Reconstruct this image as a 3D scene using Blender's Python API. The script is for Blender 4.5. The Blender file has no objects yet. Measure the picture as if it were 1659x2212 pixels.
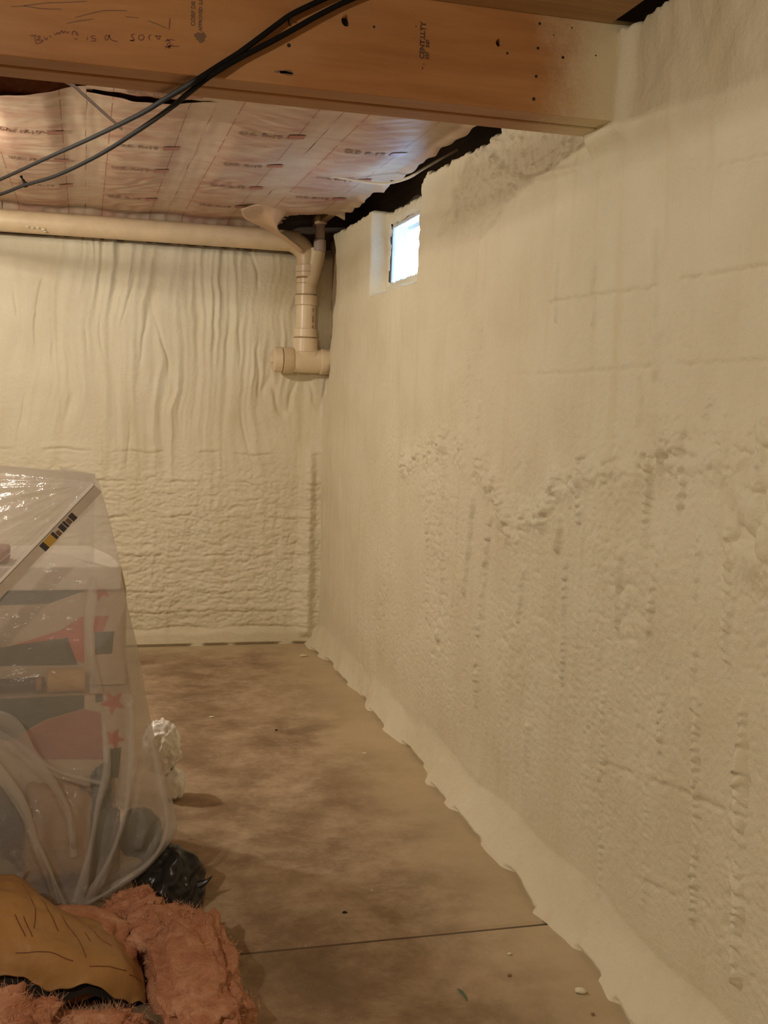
import bpy, bmesh, math, random
import numpy as np
from mathutils import Matrix, Vector

random.seed(7)
RNG = np.random.default_rng(11)
SC = bpy.context.scene
COL = SC.collection

# ------------------------------------------------------------------ camera
F_PX, CX, CY, CAM_H = 2390.0, 829.5, 1106.0, 1.36
ROT = np.array([[0.96501571, -0.00629252, -0.26211655],
                [-0.26010746, 0.10283785, -0.96008775],
                [0.03299688, 0.99467823, 0.09760341]])
cam_data = bpy.data.cameras.new('camera')
cam = bpy.data.objects.new('camera', cam_data)
COL.objects.link(cam)
cam_data.sensor_fit = 'VERTICAL'
cam_data.sensor_height = 36.0
cam_data.lens = F_PX * 36.0 / 2212.0
cam_data.clip_start = 0.05
m4 = Matrix([list(ROT[i]) + [0.0] for i in range(3)] + [[0, 0, 0, 1]])
m4.translation = Vector((0, 0, CAM_H))
cam.matrix_world = m4
SC.camera = cam

# ------------------------------------------------------------------ world, lights, exposure
world = bpy.data.worlds.new('overcast_sky')
SC.world = world
world.use_nodes = True
bgn = world.node_tree.nodes['Background']
bgn.inputs[0].default_value = (0.44, 0.68, 1.0, 1)
bgn.inputs[1].default_value = 8.0

def point_light(name, loc, watt, col, rad):
    d = bpy.data.lights.new(name, 'POINT')
    d.energy = watt; d.color = col; d.shadow_soft_size = rad
    o = bpy.data.objects.new(name, d); COL.objects.link(o); o.location = loc
    return o
LAMP_A = (-0.92, 4.25, 2.15)
LAMP_B = (-1.15, 0.15, 2.20)
point_light('bulb_light_far', LAMP_A, 54.0, (1.0, 0.905, 0.75), 0.045)
point_light('bulb_light_near', LAMP_B, 64.0, (1.0, 0.895, 0.735), 0.05)

vs = SC.view_settings
vs.view_transform = 'Standard'; vs.look = 'None'; vs.gamma = 1.0
vs.use_curve_mapping = False
vs.exposure = 0.55

# ------------------------------------------------------------------ helpers
def on(px, py, axis, val):
    """point of the place seen at photo pixel (px,py) on the plane axis=val"""
    d = ROT @ np.array([px - CX, -(py - CY), -F_PX])
    o = np.array([0, 0, CAM_H]); t = (val - o[axis]) / d[axis]
    return o + t * d
def onY(px, py, y): return on(px, py, 1, y)

def tag(o, label=None, cat=None, group=None, kind=None):
    if label: o['label'] = label
    if cat: o['category'] = cat
    if group: o['group'] = group
    if kind: o['kind'] = kind
    return o

def empty(name, loc=(0, 0, 0)):
    o = bpy.data.objects.new(name, None); COL.objects.link(o); o.location = loc
    o.empty_display_size = 0.05
    return o

def link(name, me, mat=None, parent=None, smooth=True):
    o = bpy.data.objects.new(name, me); COL.objects.link(o)
    if mat is not None: me.materials.append(mat)
    if parent is not None:
        o.parent = parent
        o.matrix_parent_inverse = Matrix.Translation(-Vector(parent.location))   # meshes are written in world coordinates
    if smooth and len(me.polygons):
        me.polygons.foreach_set('use_smooth', np.ones(len(me.polygons), dtype=bool))
    return o

def mesh_np(name, V, Q):
    """V (n,3), Q (m,k) numpy arrays, all faces k-gons"""
    V = np.asarray(V, dtype=np.float32); Q = np.asarray(Q, dtype=np.int32)
    me = bpy.data.meshes.new(name)
    k = Q.shape[1]
    me.vertices.add(len(V)); me.vertices.foreach_set('co', V.ravel())
    me.loops.add(Q.size); me.loops.foreach_set('vertex_index', Q.ravel())
    me.polygons.add(len(Q))
    me.polygons.foreach_set('loop_start', np.arange(0, Q.size, k, dtype=np.int32))
    me.update(calc_edges=True)
    return me

def grid_faces(nr, nc, flip=False, wrap=False):
    i = np.arange(nr - 1)[:, None]; nj = nc if wrap else nc - 1
    j = np.arange(nj)[None, :]; j2 = (j + 1) % nc
    a = i * nc + j; b = i * nc + j2; c = (i + 1) * nc + j2; d = (i + 1) * nc + j
    Q = np.stack([a + 0 * j, b, c, d], -1).reshape(-1, 4)
    return Q[:, ::-1] if flip else Q

def from_bm(name, bm):
    me = bpy.data.meshes.new(name); bm.to_mesh(me); bm.free(); return me

def box_bm(x0, x1, y0, y1, z0, z1, bev=0.0, seg=2, bm=None):
    own = bm is None
    bm = bm or bmesh.new()
    r = bmesh.ops.create_cube(bm, size=1.0)
    bmesh.ops.scale(bm, vec=(x1 - x0, y1 - y0, z1 - z0), verts=r['verts'])
    bmesh.ops.translate(bm, vec=((x0 + x1) / 2, (y0 + y1) / 2, (z0 + z1) / 2), verts=r['verts'])
    if bev > 0 and own:
        bmesh.ops.bevel(bm, geom=bm.edges[:], offset=bev, segments=seg, profile=0.5, affect='EDGES')
    return bm

def box(name, x0, x1, y0, y1, z0, z1, mat, parent=None, bev=0.0, smooth=False):
    return link(name, from_bm(name, box_bm(x0, x1, y0, y1, z0, z1, bev)), mat, parent, smooth)

def catmull(P, n):
    P = np.asarray(P, float); k = len(P)
    Q = np.vstack([2 * P[0] - P[1], P, 2 * P[-1] - P[-2]])
    t = np.linspace(0, k - 1, n); i = np.minimum(t.astype(int), k - 2); u = (t - i)[:, None]
    a, b, c, d = Q[i], Q[i + 1], Q[i + 2], Q[i + 3]
    return 0.5 * (2 * b + (c - a) * u + (2 * a - 5 * b + 4 * c - d) * u * u + (3 * b - a - 3 * c + d) * u ** 3)

def tube_arrays(P, R, seg=12, cap=True):
    P = np.asarray(P, float); n = len(P)
    R = np.full(n, R) if np.isscalar(R) else np.asarray(R, float)
    T = np.gradient(P, axis=0); T /= np.linalg.norm(T, axis=1)[:, None] + 1e-12
    up = np.array([0, 0, 1.0]) if abs(T[0][2]) < 0.9 else np.array([1.0, 0, 0])
    V = []
    for i in range(n):
        s = np.cross(T[i], up); s /= np.linalg.norm(s) + 1e-12
        w = np.cross(s, T[i]); up = w
        a = np.linspace(0, 2 * np.pi, seg, endpoint=False)
        V.append(P[i] + R[i] * (np.cos(a)[:, None] * s + np.sin(a)[:, None] * w))
    V = np.concatenate(V); Q = grid_faces(n, seg, wrap=True)
    if cap:
        V = np.vstack([V, P[0], P[-1]])
        k = n * seg
        j = np.arange(seg); j2 = (j + 1) % seg
        c0 = np.stack([np.full(seg, k), np.full(seg, k), j2, j], -1)
        c1 = np.stack([np.full(seg, k + 1), np.full(seg, k + 1), (n - 1) * seg + j, (n - 1) * seg + j2], -1)
        return V, Q, np.concatenate([c0[:, 1:], c1[:, 1:]])
    return V, Q, None

def tube(name, P, R, mat, parent=None, seg=12, cap=True):
    V, Q, C = tube_arrays(P, R, seg, cap)
    fs = [tuple(int(v) for v in q) for q in Q] + ([tuple(int(v) for v in t) for t in C] if C is not None else [])
    me = bpy.data.meshes.new(name); me.from_pydata([tuple(v) for v in V], [], fs); me.update()
    bm = bmesh.new(); bm.from_mesh(me); bmesh.ops.recalc_face_normals(bm, faces=bm.faces[:]); bm.to_mesh(me); bm.free()
    o = link(name, me, mat, parent)
    sharpen(me)
    return o

def sharpen(me, deg=40):
    try:
        me.set_sharp_from_angle(angle=math.radians(deg))
    except Exception:
        pass

def lathe(name, prof, axis_o, axis_d, mat, parent=None, seg=32, flute=None):
    """prof: list of (along, radius)"""
    d = Vector(axis_d).normalized()
    s = d.orthogonal().normalized(); w = d.cross(s)
    V = []; n = len(prof)
    for (t, r) in prof:
        for k in range(seg):
            a = 2 * math.pi * k / seg
            rr = r * (flute(a) if flute else 1.0)
            p = Vector(axis_o) + d * t + s * (rr * math.cos(a)) + w * (rr * math.sin(a))
            V.append(tuple(p))
    F = [tuple(int(x) for x in q) for q in grid_faces(n, seg, wrap=True)]
    F.append(tuple(range(seg))[::-1]); F.append(tuple(range((n - 1) * seg, n * seg)))
    me = bpy.data.meshes.new(name); me.from_pydata(V, [], F); me.update()
    bm = bmesh.new(); bm.from_mesh(me); bmesh.ops.recalc_face_normals(bm, faces=bm.faces[:]); bm.to_mesh(me); bm.free()
    o = link(name, me, mat, parent); sharpen(me)
    return o

# --- noise -----------------------------------------------------------------
def _hash(ix, iy, iz, seed):
    h = (ix.astype(np.int64) * 374761393 + iy.astype(np.int64) * 668265263 + iz.astype(np.int64) * 2147483647 + seed * 974711) & 0xFFFFFFFF
    h = ((h ^ (h >> 13)) * 1274126177) & 0xFFFFFFFF
    h = ((h ^ (h >> 16)) * 2246822519) & 0xFFFFFFFF
    return ((h ^ (h >> 15)) & 0xFFFFFF) / float(0x1000000)

def vnoise2(x, y, seed=0):
    """value-gradient noise, about -1..1"""
    x = np.asarray(x, float); y = np.asarray(y, float)
    ix = np.floor(x); iy = np.floor(y); fx = x - ix; fy = y - iy
    u = fx * fx * fx * (fx * (fx * 6 - 15) + 10); v = fy * fy * fy * (fy * (fy * 6 - 15) + 10)
    z = np.zeros_like(ix)
    def g(dx, dy):
        a = _hash(ix + dx, iy + dy, z, seed) * 2 * np.pi
        return np.cos(a) * (fx - dx) + np.sin(a) * (fy - dy)
    return 1.5 * ((g(0, 0) * (1 - u) + g(1, 0) * u) * (1 - v) + (g(0, 1) * (1 - u) + g(1, 1) * u) * v)

def fbm2(x, y, seed=0, octv=3, gain=0.5):
    s = 0; a = 1.0; f = 1.0
    for k in range(octv):
        s = s + a * vnoise2(x * f, y * f, seed + 17 * k); a *= gain; f *= 2.03
    return s

def noise3(P, seed=0):
    ix = np.floor(P); f = P - ix; u = f * f * (3 - 2 * f)
    s = 0
    for dx in (0, 1):
        for dy in (0, 1):
            for dz in (0, 1):
                w = (u[:, 0] if dx else 1 - u[:, 0]) * (u[:, 1] if dy else 1 - u[:, 1]) * (u[:, 2] if dz else 1 - u[:, 2])
                s = s + w * _hash(ix[:, 0] + dx, ix[:, 1] + dy, ix[:, 2] + dz, seed)
    return 2 * s - 1

def fbm3(P, seed=0, octv=3):
    s = 0; a = 1.0; f = 1.0
    for k in range(octv):
        s = s + a * noise3(P * f, seed + 31 * k); a *= 0.5; f *= 2.1
    return s

def worley(x, y, seed=0):
    """F1 distance, cell size 1"""
    ix = np.floor(x); iy = np.floor(y); best = np.full(np.shape(x), 9.0); z = np.zeros_like(ix)
    for dx in (-1, 0, 1):
        for dy in (-1, 0, 1):
            cx = ix + dx; cy = iy + dy
            px = cx + _hash(cx, cy, z, seed); py = cy + _hash(cx, cy, z, seed + 5)
            best = np.minimum(best, (px - x) ** 2 + (py - y) ** 2)
    return np.sqrt(best)

def blobs(x, y, seed=0):
    """rounded bumps 0..1"""
    d = worley(x, y, seed)
    return np.sqrt(np.clip(1 - (d / 0.72) ** 2, 0, 1))

def sstep(a, b, x):
    t = np.clip((x - a) / (b - a), 0, 1); return t * t * (3 - 2 * t)

def seg_dist(x, y, pts):
    """distance to a polyline and the parameter 0..1 along it"""
    best = np.full(np.shape(x), 1e9); par = np.zeros(np.shape(x))
    L = [0.0]
    for a, b in zip(pts[:-1], pts[1:]): L.append(L[-1] + math.hypot(b[0] - a[0], b[1] - a[1]))
    tot = L[-1] + 1e-9
    for k, (a, b) in enumerate(zip(pts[:-1], pts[1:])):
        dx, dy = b[0] - a[0], b[1] - a[1]; q = dx * dx + dy * dy + 1e-12
        t = np.clip(((x - a[0]) * dx + (y - a[1]) * dy) / q, 0, 1)
        d = np.hypot(x - a[0] - t * dx, y - a[1] - t * dy)
        m = d < best
        best = np.where(m, d, best); par = np.where(m, (L[k] + t * math.sqrt(q)) / tot, par)
    return best, par

def in_poly(x, y, poly):
    inside = np.zeros(np.shape(x), bool); n = len(poly)
    for i in range(n):
        x0, y0 = poly[i]; x1, y1 = poly[(i + 1) % n]
        c = ((y0 > y) != (y1 > y)) & (x < (x1 - x0) * (y - y0) / (y1 - y0 + 1e-12) + x0)
        inside ^= c
    return inside

# ------------------------------------------------------------------ materials
class NT:
    def __init__(s, name):
        s.m = bpy.data.materials.new(name); s.m.use_nodes = True
        s.t = s.m.node_tree; s.n = s.t.nodes
        s.b = s.n['Principled BSDF']; s.out = s.n['Material Output']
    def add(s, typ, **kw):
        n = s.n.new(typ)
        for k, v in kw.items():
            if hasattr(n, k): setattr(n, k, v)
        return n
    def lk(s, a, b): s.t.links.new(a, b)
    def coord(s, kind='Object', scale=(1, 1, 1)):
        c = s.add('ShaderNodeTexCoord'); mp = s.add('ShaderNodeMapping')
        mp.inputs['Scale'].default_value = scale
        s.lk(c.outputs[kind], mp.inputs[0]); return mp.outputs[0]
    def noise(s, vec, scale, detail=4, rough=0.55, dist=0.0):
        n = s.add('ShaderNodeTexNoise'); n.inputs['Scale'].default_value = scale
        n.inputs['Detail'].default_value = detail; n.inputs['Roughness'].default_value = rough
        n.inputs['Distortion'].default_value = dist
        s.lk(vec, n.inputs['Vector']); return n.outputs['Fac']
    def ramp(s, fac, stops):
        r = s.add('ShaderNodeValToRGB'); e = r.color_ramp.elements
        while len(e) < len(stops): e.new(0.5)
        for k, (p, c) in enumerate(stops):
            e[k].position = p; e[k].color = (*c, 1) if len(c) == 3 else c
        s.lk(fac, r.inputs[0]); return r.outputs[0]
    def mix(s, fac, a, b, blend='MIX'):
        m = s.add('ShaderNodeMix'); m.data_type = 'RGBA'; m.blend_type = blend
        for inp, v in ((m.inputs[0], fac), (m.inputs[6], a), (m.inputs[7], b)):
            if isinstance(v, (int, float)): inp.default_value = v
            elif isinstance(v, tuple): inp.default_value = (*v, 1)
            else: s.lk(v, inp)
        return m.outputs[2]
    def math(s, op, a, b=0.0, c=None):
        m = s.add('ShaderNodeMath'); m.operation = op
        for i, v in enumerate((a, b) if c is None else (a, b, c)):
            if isinstance(v, (int, float)): m.inputs[i].default_value = v
            else: s.lk(v, m.inputs[i])
        return m.outputs[0]
    def bump(s, h, strength=0.3, dist=0.01):
        b = s.add('ShaderNodeBump'); b.inputs['Strength'].default_value = strength
        b.inputs['Distance'].default_value = dist
        s.lk(h, b.inputs['Height']); s.lk(b.outputs[0], s.b.inputs['Normal'])
    def set(s, col=None, rough=None, **kw):
        if col is not None:
            if isinstance(col, tuple): s.b.inputs['Base Color'].default_value = (*col, 1)
            else: s.lk(col, s.b.inputs['Base Color'])
        if rough is not None:
            if isinstance(rough, (int, float)): s.b.inputs['Roughness'].default_value = rough
            else: s.lk(rough, s.b.inputs['Roughness'])
        for k, v in kw.items(): s.b.inputs[k.replace('_', ' ')].default_value = v
        return s.m

def plain(name, col, rough=0.5, var=0.12, scale=12, bump=0.0, **kw):
    n = NT(name); v = n.coord()
    f = n.noise(v, scale)
    c = n.ramp(f, [(0.25, tuple(x * (1 - var) for x in col)), (0.75, tuple(min(1, x * (1 + var)) for x in col))])
    if bump > 0: n.bump(n.noise(v, scale * 6), bump, 0.004)
    return n.set(c, rough, **kw)

def sep_xyz(n, vec):
    s = n.add('ShaderNodeSeparateXYZ'); n.lk(vec, s.inputs[0]); return s.outputs

# sprayed foam
def foam_material():
    n = NT('spray_foam'); v = n.coord()
    f1 = n.noise(v, 3.2, 5, 0.6)
    base = n.ramp(f1, [(0.25, (0.70, 0.625, 0.455)), (0.5, (0.755, 0.69, 0.52)), (0.78, (0.79, 0.735, 0.575))])
    vst = n.coord('Object', (14, 14, 1.1))
    f2 = n.noise(vst, 1.0, 4, 0.6)
    base = n.mix(n.math('MULTIPLY', n.ramp(f2, [(0.55, (0, 0, 0)), (0.8, (1, 1, 1))]), 0.35), base, (0.62, 0.50, 0.27))
    at = n.add('ShaderNodeAttribute'); at.attribute_name = 'bare'
    conc = n.ramp(n.noise(v, 22, 5), [(0.3, (0.34, 0.24, 0.15)), (0.7, (0.46, 0.35, 0.235))])
    base = n.mix(at.outputs['Fac'], base, conc)
    fine = n.noise(v, 150, 4, 0.65); mid = n.noise(v, 48, 3, 0.6)
    h = n.math('ADD', n.math('MULTIPLY', fine, 0.5), mid)
    n.bump(h, 0.45, 0.007)
    return n.set(base, 0.62, Specular_IOR_Level=0.35)
M_FOAM = foam_material()

def concrete_material():
    n = NT('dusty_concrete'); v = n.coord()
    big = n.noise(v, 3.0, 10, 0.74, 0.15)
    c = n.ramp(big, [(0.32, (0.20, 0.130, 0.076)), (0.45, (0.29, 0.198, 0.120)), (0.56, (0.41, 0.298, 0.192)), (0.70, (0.52, 0.40, 0.27))])
    vs2 = n.coord('Object', (1.0, 1.1, 1)); st = n.noise(vs2, 3.6, 9, 0.76, 0.1)
    c = n.mix(n.math('MULTIPLY', n.ramp(st, [(0.50, (0, 0, 0)), (0.66, (1, 1, 1))]), 0.55), c, (0.55, 0.43, 0.295))
    dk = n.noise(n.coord('Object', (1.6, 1.8, 1)), 3.0, 9, 0.78)
    c = n.mix(n.math('MULTIPLY', n.ramp(dk, [(0.60, (0, 0, 0)), (0.72, (1, 1, 1))]), 0.55), c, (0.16, 0.10, 0.056))
    sp = n.noise(v, 130, 2, 0.5)
    c = n.mix(n.math('MULTIPLY', n.ramp(sp, [(0.70, (0, 0, 0)), (0.76, (1, 1, 1))]), 0.5), c, (0.60, 0.50, 0.36))
    # overspray dust of foam along the foot of the right wall and of the back wall
    p = sep_xyz(n, n.coord())
    wob = n.math('MULTIPLY', n.noise(v, 3.0, 4), 0.16)
    dx = n.math('ADD', p[0], wob)
    o1 = n.ramp(dx, [(0.0, (0, 0, 0)), (1.0, (1, 1, 1))])
    mr = n.add('ShaderNodeMapRange'); mr.interpolation_type = 'SMOOTHSTEP'
    mr.inputs['From Min'].default_value = 0.86; mr.inputs['From Max'].default_value = 1.30
    n.lk(dx, mr.inputs[0])
    mr2 = n.add('ShaderNodeMapRange'); mr2.interpolation_type = 'SMOOTHSTEP'
    mr2.inputs['From Min'].default_value = 5.72; mr2.inputs['From Max'].default_value = 6.15
    n.lk(n.math('ADD', p[1], wob), mr2.inputs[0])
    over = n.math('MULTIPLY', n.math('MAXIMUM', mr.outputs[0], mr2.outputs[0]), 0.75)
    c = n.mix(over, c, (0.58, 0.47, 0.30))
    h = n.math('ADD', n.noise(v, 14, 6, 0.7), n.math('MULTIPLY', n.noise(v, 160, 2), 0.25))
    n.bump(h, 0.22, 0.006)
    return n.set(c, 0.72, Specular_IOR_Level=0.25)
M_CONC = concrete_material()

def lvl_material():
    n = NT('laminated_timber'); v = n.coord('Object', (0.9, 6, 9))
    g = n.noise(v, 2.5, 7, 0.6, 0.4)
    c = n.ramp(g, [(0.3, (0.30, 0.125, 0.040)), (0.55, (0.37, 0.165, 0.056)), (0.8, (0.43, 0.205, 0.075))])
    blot = n.noise(n.coord('Object', (1.5, 1.5, 3)), 2.2, 4)
    c = n.mix(n.math('MULTIPLY', n.ramp(blot, [(0.5, (0, 0, 0)), (0.72, (1, 1, 1))]), 0.25), c, (0.50, 0.30, 0.15))
    p = sep_xyz(n, n.coord())
    e = n.math('ADD', p[0], n.math('MULTIPLY', n.noise(n.coord(), 6, 5, 0.7), 0.16))
    e = n.math('ADD', e, n.math('MULTIPLY', n.noise(n.coord(), 120, 2, 0.7), 0.07))
    mr = n.add('ShaderNodeMapRange'); mr.interpolation_type = 'SMOOTHSTEP'
    mr.inputs['From Min'].default_value = 1.13; mr.inputs['From Max'].default_value = 1.36
    n.lk(e, mr.inputs[0])
    c = n.mix(mr.outputs[0], c, (0.66, 0.56, 0.37))
    n.bump(g, 0.08, 0.003)
    return n.set(c, 0.55, Specular_IOR_Level=0.35)
M_LVL = lvl_material()

def wood_material(name, a, b, sc=(9, 0.8, 9)):
    n = NT(name); v = n.coord('Object', sc)
    g = n.noise(v, 3, 7, 0.6, 0.5)
    c = n.ramp(g, [(0.3, a), (0.7, b)])
    n.bump(g, 0.1, 0.003)
    return n.set(c, 0.65)
M_JOIST = wood_material('joist_timber', (0.20, 0.12, 0.065), (0.30, 0.19, 0.11))
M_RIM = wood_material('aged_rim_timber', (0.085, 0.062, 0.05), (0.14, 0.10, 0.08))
M_PLY = wood_material('plywood_brown', (0.30, 0.175, 0.075), (0.42, 0.26, 0.12), (0.8, 9, 9))
M_GAP = plain('shadow_dark_timber', (0.05, 0.036, 0.028), 0.8)

def film_material():
    n = NT('insulation_facing_film'); v = n.coord()
    f = n.noise(n.coord('Object', (2.2, 3.6, 1)), 2.4, 5, 0.6, 0.6)
    c = n.ramp(f, [(0.30, (0.40, 0.205, 0.145)), (0.46, (0.48, 0.30, 0.215)), (0.62, (0.55, 0.41, 0.30)), (0.8, (0.61, 0.49, 0.37))])
    # flanges over the joists are clear of pink wool: paler
    p = sep_xyz(n, v)
    cell = n.math('PINGPONG', n.math('ADD', p[0], 4.05), 0.2025)
    fl = n.add('ShaderNodeMapRange'); fl.inputs['From Min'].default_value = 0.085; fl.inputs['From Max'].default_value = 0.06
    n.lk(cell, fl.inputs[0])
    c = n.mix(n.math('MULTIPLY', fl.outputs[0], 0.4), c, (0.60, 0.49, 0.355))
    # red guide lines printed along the sheet
    ln = n.math('ABSOLUTE', n.math('SUBTRACT', cell, 0.082))
    lm = n.math('LESS_THAN', ln, 0.0020)
    dash = n.math('GREATER_THAN', n.math('FRACT', n.math('ADD', n.math('MULTIPLY', p[1], 2.4), n.math('MULTIPLY', n.noise(v, 1.0, 1), 2.0))), 0.16)
    c = n.mix(n.math('MULTIPLY', n.math('MULTIPLY', lm, dash), 0.75), c, (0.26, 0.075, 0.05))
    fold = n.noise(n.coord('Object', (3, 16, 1)), 3, 4, 0.6, 1.0)
    n.bump(n.math('ADD', fold, n.math('MULTIPLY', n.noise(v, 60, 3), 0.2)), 0.22, 0.008)
    return n.set(c, 0.5, Specular_IOR_Level=0.35)
M_FILM = film_material()
M_PRINT_RED = plain('red_print', (0.36, 0.10, 0.07), 0.4)
M_PRINT_DK = plain('brown_print', (0.22, 0.10, 0.065), 0.4)

def pink_material(name='pink_glass_wool', a=(0.46, 0.18, 0.10), b=(0.64, 0.325, 0.195), c3=(0.80, 0.50, 0.34)):
    n = NT(name); v = n.coord()
    f = n.noise(v, 16, 6, 0.7, 0.6)
    c = n.ramp(f, [(0.3, a), (0.55, b), (0.75, c3)])
    n.bump(n.math('ADD', n.noise(v, 60, 4, 0.7, 1.0), n.noise(v, 220, 3, 0.7)), 0.6, 0.012)
    return n.set(c, 0.95, Specular_IOR_Level=0.05)
M_PINK = pink_material()
M_PINKF = plain('pink_fibre', (0.68, 0.38, 0.25), 0.9, 0.15)

def pvc_material():
    n = NT('cream_plastic_pipe'); v = n.coord()
    f = n.noise(v, 9, 4)
    c = n.ramp(f, [(0.3, (0.70, 0.56, 0.37)), (0.7, (0.80, 0.67, 0.47))])
    n.bump(n.noise(v, 90, 3), 0.05, 0.003)
    return n.set(c, 0.33, Specular_IOR_Level=0.5)
M_PVC = pvc_material()
M_PVC_TAN = plain('tan_plastic_pipe', (0.68, 0.53, 0.34), 0.38)
M_PVC_GREY = plain('grey_mauve_pipe', (0.46, 0.36, 0.32), 0.4)
M_CEM = plain('pipe_cement_line', (0.30, 0.16, 0.09), 0.5)
M_BLACK = plain('black_cable_jacket', (0.009, 0.0075, 0.007), 0.75, Specular_IOR_Level=0.08)
M_WIRE = plain('off_white_cable_jacket', (0.62, 0.52, 0.38), 0.45)
M_TANWIRE = plain('tan_cable_jacket', (0.30, 0.21, 0.13), 0.5)
M_HOLE = plain('dark_hole', (0.018, 0.012, 0.008), 0.9)
M_INK = plain('red_brown_marker', (0.17, 0.05, 0.025), 0.6)
M_STAMP = plain('dark_ink_stamp', (0.070, 0.035, 0.018), 0.6)
M_STAMPF = plain('faded_ink_stamp', (0.15, 0.075, 0.038), 0.6)
M_VINYL = plain('window_vinyl', (0.70, 0.72, 0.75), 0.4)
M_KRAFT = None
M_BAGBLK = plain('black_bag_film', (0.020, 0.018, 0.017), 0.32, Specular_IOR_Level=0.4)
M_BAGGRN = plain('dark_green_bag_film', (0.045, 0.075, 0.06), 0.4)
M_WHITE = plain('white_bag_film', (0.90, 0.87, 0.82), 0.3)
M_LIDW = plain('white_foam_board', (0.80, 0.74, 0.64), 0.6)
M_TANROLL = plain('tan_tape', (0.58, 0.36, 0.13), 0.5)
M_TERRA = plain('terracotta', (0.36, 0.13, 0.07), 0.7)
M_CERAM = plain('white_porcelain', (0.75, 0.72, 0.66), 0.25)

def kraft_material():
    n = NT('kraft_facing'); v = n.coord()
    f = n.noise(v, 7, 5, 0.6, 0.4)
    c = n.ramp(f, [(0.3, (0.33, 0.165, 0.05)), (0.7, (0.45, 0.245, 0.085))])
    n.bump(n.noise(v, 26, 5, 0.65, 0.6), 0.35, 0.008)
    return n.set(c, 0.5)
M_KRAFT = kraft_material()

def poly_material(name, alpha, tint=(0.84, 0.80, 0.76), rough=0.22):
    n = NT(name)
    tr = n.add('ShaderNodeBsdfTransparent'); tr.inputs[0].default_value = (0.95, 0.94, 0.93, 1)
    tl = n.add('ShaderNodeBsdfTranslucent'); tl.inputs[0].default_value = (*tint, 1)
    n.set(tint, rough, Specular_IOR_Level=0.6)
    v = n.coord(); n.bump(n.noise(n.coord('Object', (6, 6, 14)), 3.0, 4, 0.6, 0.8), 0.25, 0.02)
    m1 = n.add('ShaderNodeMixShader'); m1.inputs[0].default_value = 0.42
    n.lk(n.b.outputs[0], m1.inputs[1]); n.lk(tl.outputs[0], m1.inputs[2])
    m2 = n.add('ShaderNodeMixShader'); m2.inputs[0].default_value = alpha
    n.lk(tr.outputs[0], m2.inputs[1]); n.lk(m1.outputs[0], m2.inputs[2])
    n.lk(m2.outputs[0], n.out.inputs[0])
    return n.m
M_POLY = poly_material('clear_polythene', 0.43, (0.78, 0.74, 0.70), 0.13)
M_POLYW = poly_material('window_polythene', 0.72, (0.55, 0.62, 0.72))

def glass_material():
    n = NT('window_glass')
    tr = n.add('ShaderNodeBsdfTransparent'); tr.inputs[0].default_value = (0.93, 0.96, 0.98, 1)
    gl = n.add('ShaderNodeBsdfGlossy'); gl.inputs['Roughness'].default_value = 0.05
    m = n.add('ShaderNodeMixShader'); m.inputs[0].default_value = 0.06
    n.lk(tr.outputs[0], m.inputs[1]); n.lk(gl.outputs[0], m.inputs[2]); n.lk(m.outputs[0], n.out.inputs[0])
    return n.m
M_GLASS = glass_material()

# ================================================================== THE SHELL
XW, YB = 1.275, 6.05           # foam faces of the right wall and the back wall
XL, YF = -4.2, -2.6            # the room goes on to the left and behind the camera
ZJ, ZS = 2.305, 2.56           # underside of joists, underside of subfloor

# ---- floor slab with a sawn joint
def build_floor():
    g = 0.011
    ys = [YF - 0.2, 2.604 - g - 0.004, 2.604 - g, 2.604, 2.604 + g, 2.604 + g + 0.004, YB + 0.3]
    zs = [0, 0, -0.0025, -0.012, -0.0025, 0, 0]
    xs = np.linspace(XL - 0.2, 1.65, 40)
    V = []
    for y, z in zip(ys, zs):
        for x in xs:
            w = 0.0016 * float(vnoise2(np.array([x * 9]), np.array([y * 0.3]), 3)[0]) if 2.5 < y < 2.7 else 0
            V.append((x, y + w, z))
    Q = grid_faces(len(ys), len(xs))
    me = mesh_np('floor', V, Q)
    o = link('floor', me, M_CONC, smooth=False)
    tag(o, kind='structure')
    return o
M_JDIRT = plain('joint_dirt', (0.13, 0.085, 0.05), 0.9)
FLOOR = build_floor()
jf = box('joint_dirt', -1.6, 1.25, 2.604 - 0.0065, 2.604 + 0.0065, -0.013, -0.0065, M_JDIRT, FLOOR)
f2 = box('floor_slab', XL - 0.2, 1.65, YF - 0.2, YB + 0.3, -0.15, -0.014, M_CONC)
tag(f2, kind='structure')

# ---- right wall: sprayed foam over a concrete foundation
EDGE = [(-2.8, 1.19), (1.7, 1.16), (2.116, 1.163), (2.316, 1.204), (2.454, 1.207), (2.597, 1.193), (2.683, 1.176), (2.74, 1.19), (2.871, 1.212),
        (3.075, 1.200), (3.264, 1.199), (3.472, 1.205), (3.658, 1.198), (3.72, 1.205), (3.802, 1.240), (3.93, 1.243), (4.079, 1.250), (4.2, 1.235),
        (4.334, 1.214), (4.467, 1.225), (4.686, 1.224), (4.8, 1.25), (4.919, 1.256), (5.1, 1.235), (5.277, 1.229), (5.45, 1.25), (5.572, 1.248), (5.70, 1.215), (5.9, 1.205), (6.3, 1.20)]

def W(px, py):           # photo point on the right wall -> (Y, Z)
    p = on(px, py, 0, XW - 0.01); return (p[1], p[2])
def WL(*pts): return [W(*p) for p in pts]

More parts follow.
